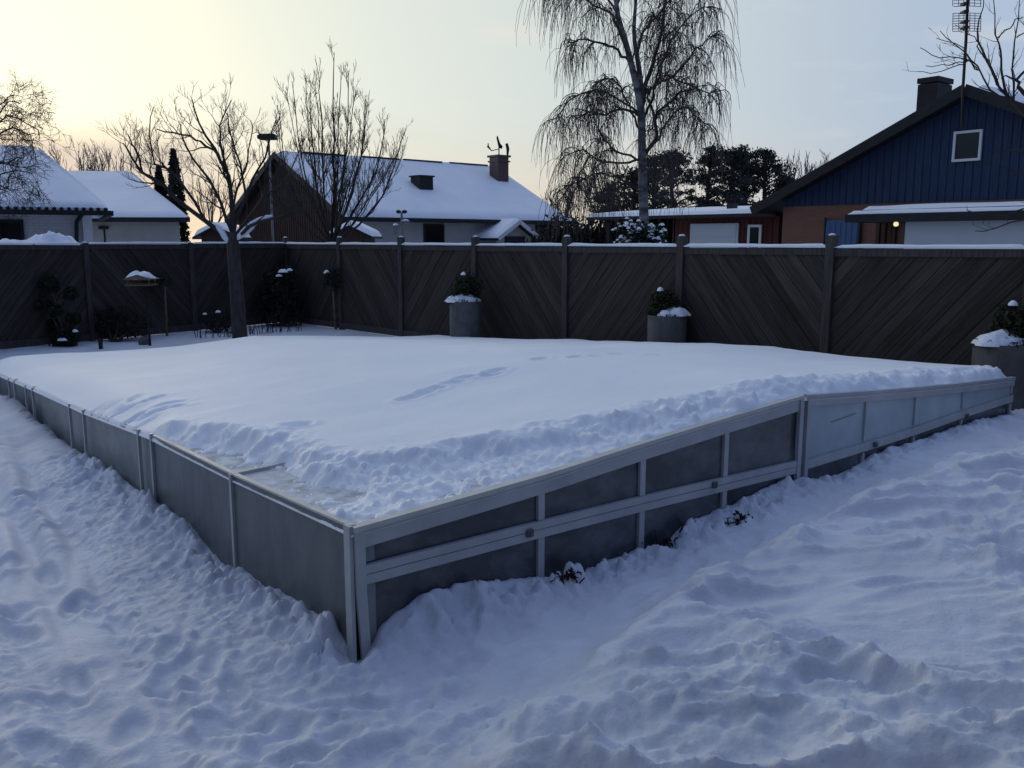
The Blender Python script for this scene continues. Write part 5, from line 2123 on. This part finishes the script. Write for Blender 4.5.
def pine(label, x, ytop, Yd, w, seed, ybot=222):
    rg = np.random.default_rng(seed)
    b = zc(at_y(x, 240, Yd), 0)
    zt = float(at_y(x, ytop, Yd)[2])
    z0 = float(at_y(x, ybot, Yd)[2])
    root = thing('pine_tree', label, 'tree', b, 'dark pines behind the red outbuilding')
    m = MB()
    lean = rg.normal(0, .25)
    m.tube(smooth_path([b - (0, 0, .1), b + (lean * .5, 0, zt * .5), b + (lean, 0, zt * .97)], 8), np.linspace(.2, .05, 8), 7)
    pads = []
    for k in range(48):
        f = rg.random() ** .95
        z = z0 + (zt - z0) * f
        rad = w * (1.12 - .72 * f ** 1.8)
        a_, r_ = rg.uniform(0, 6.3), rad * rg.uniform(.2, 1)
        p = b + np.array([lean * f + r_ * math.cos(a_), r_ * math.sin(a_), z])
        pads.append(p)
        m.tube([zc(b + (lean * f, 0, 0), z - .35), (zc(b + (lean * f, 0, 0), z - .1) + p) / 2, p], [.05, .035, .02], 4)
    m.build('trunk', M['bark'], root)
    m = MB()
    for p in pads + [b + np.array([lean, 0, zt - .25])]:
        q = ball_points(p, rg.uniform(.3, .7), 105, rg, .6, .0)
        m.leaves(q, .075, rg)
    m.build('crown', M['pine'], root)


for i, (x, yt, Yd, w, lab) in enumerate((
        (628, 168, 50, 1.6, 'dark pine half hidden left of the birch trunk'),
        (652, 158, 52, 1.7, 'dark pine directly right of the birch trunk'),
        (678, 152, 48, 1.7, 'wide dark pine in the middle of the row behind the red outbuilding'),
        (703, 146, 50, 1.7, 'tallest dark pine of the row behind the garage door'),
        (726, 147, 47, 1.5, 'tall dark pine right of the tallest one'),
        (745, 153, 51, 1.3, 'dark pine with gappy crown above the red outbuilding window'),
        (765, 151, 49, 1.5, 'open crowned pine near the right end of the pine row'),
        (784, 178, 50, 1.0, 'low pine at the right end of the row beside the blue roof'),
        (612, 185, 54, 1.2, 'low dark pine at the left end of the pine row'))):
    pine(lab, x, yt, Yd, w, 90 + i)


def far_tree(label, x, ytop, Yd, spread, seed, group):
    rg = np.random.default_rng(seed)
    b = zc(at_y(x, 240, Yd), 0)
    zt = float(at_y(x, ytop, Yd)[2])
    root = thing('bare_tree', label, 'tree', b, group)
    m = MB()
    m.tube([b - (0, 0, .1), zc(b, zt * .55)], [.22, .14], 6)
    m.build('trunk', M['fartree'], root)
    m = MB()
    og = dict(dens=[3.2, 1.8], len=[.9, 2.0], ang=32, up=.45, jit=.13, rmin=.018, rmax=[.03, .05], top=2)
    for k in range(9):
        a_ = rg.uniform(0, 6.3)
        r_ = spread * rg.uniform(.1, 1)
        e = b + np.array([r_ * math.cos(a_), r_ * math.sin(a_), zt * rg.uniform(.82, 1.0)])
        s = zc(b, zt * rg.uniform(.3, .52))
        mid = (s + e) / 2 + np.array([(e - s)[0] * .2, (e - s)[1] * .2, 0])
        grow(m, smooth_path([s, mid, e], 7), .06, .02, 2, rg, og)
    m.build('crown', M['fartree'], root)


for i, (x, yt, Yd, sp, lab) in enumerate((
        (84, 150, 70, 2.0, 'pale distant bare tree above the left house roof'),
        (104, 158, 75, 1.5, 'small distant bare tree just right of the pale one'),
        (117, 153, 72, 1.9, 'distant bare tree behind the low white wing ridge'),
        (800, 156, 62, 1.5, 'pale distant bare tree beside the blue house roof slope'),
        (817, 163, 66, 1.2, 'smaller distant bare tree partly behind the blue roof slope'),
        (212, 190, 60, 2.2, 'distant bare tree low between the left and middle houses'),
        (562, 200, 58, 1.2, 'distant dark bare bushy tree at the right end of the middle roof'))):
    far_tree(lab, x, yt, Yd, sp, 110 + i, 'distant bare trees')

# ------------------------------------------------------------------ unseen house added behind the camera to shade the near snow
oh = thing('house', 'unseen dark boarded house added behind the viewpoint to shade the foreground', 'house', (0, -4, 0))
m = MB()
m.box((0, -1.4, 1.3), (11, 0, 0), (0, .12, 0), (0, 0, 1.5))
m.build('wall', M['darkwood'], oh)
m = MB()
m.prism([(-11.5, .6, 2.5), (11.5, .6, 2.5), (11.5, -5, 5.6), (-11.5, -5, 5.6)], (0, 0, .14))
m.prism([(-11.5, -11.3, 2.5), (11.5, -11.3, 2.5), (11.5, -5.01, 5.6), (-11.5, -5.01, 5.6)], (0, 0, .14))
m.build('roof', M['darktrim'], oh)
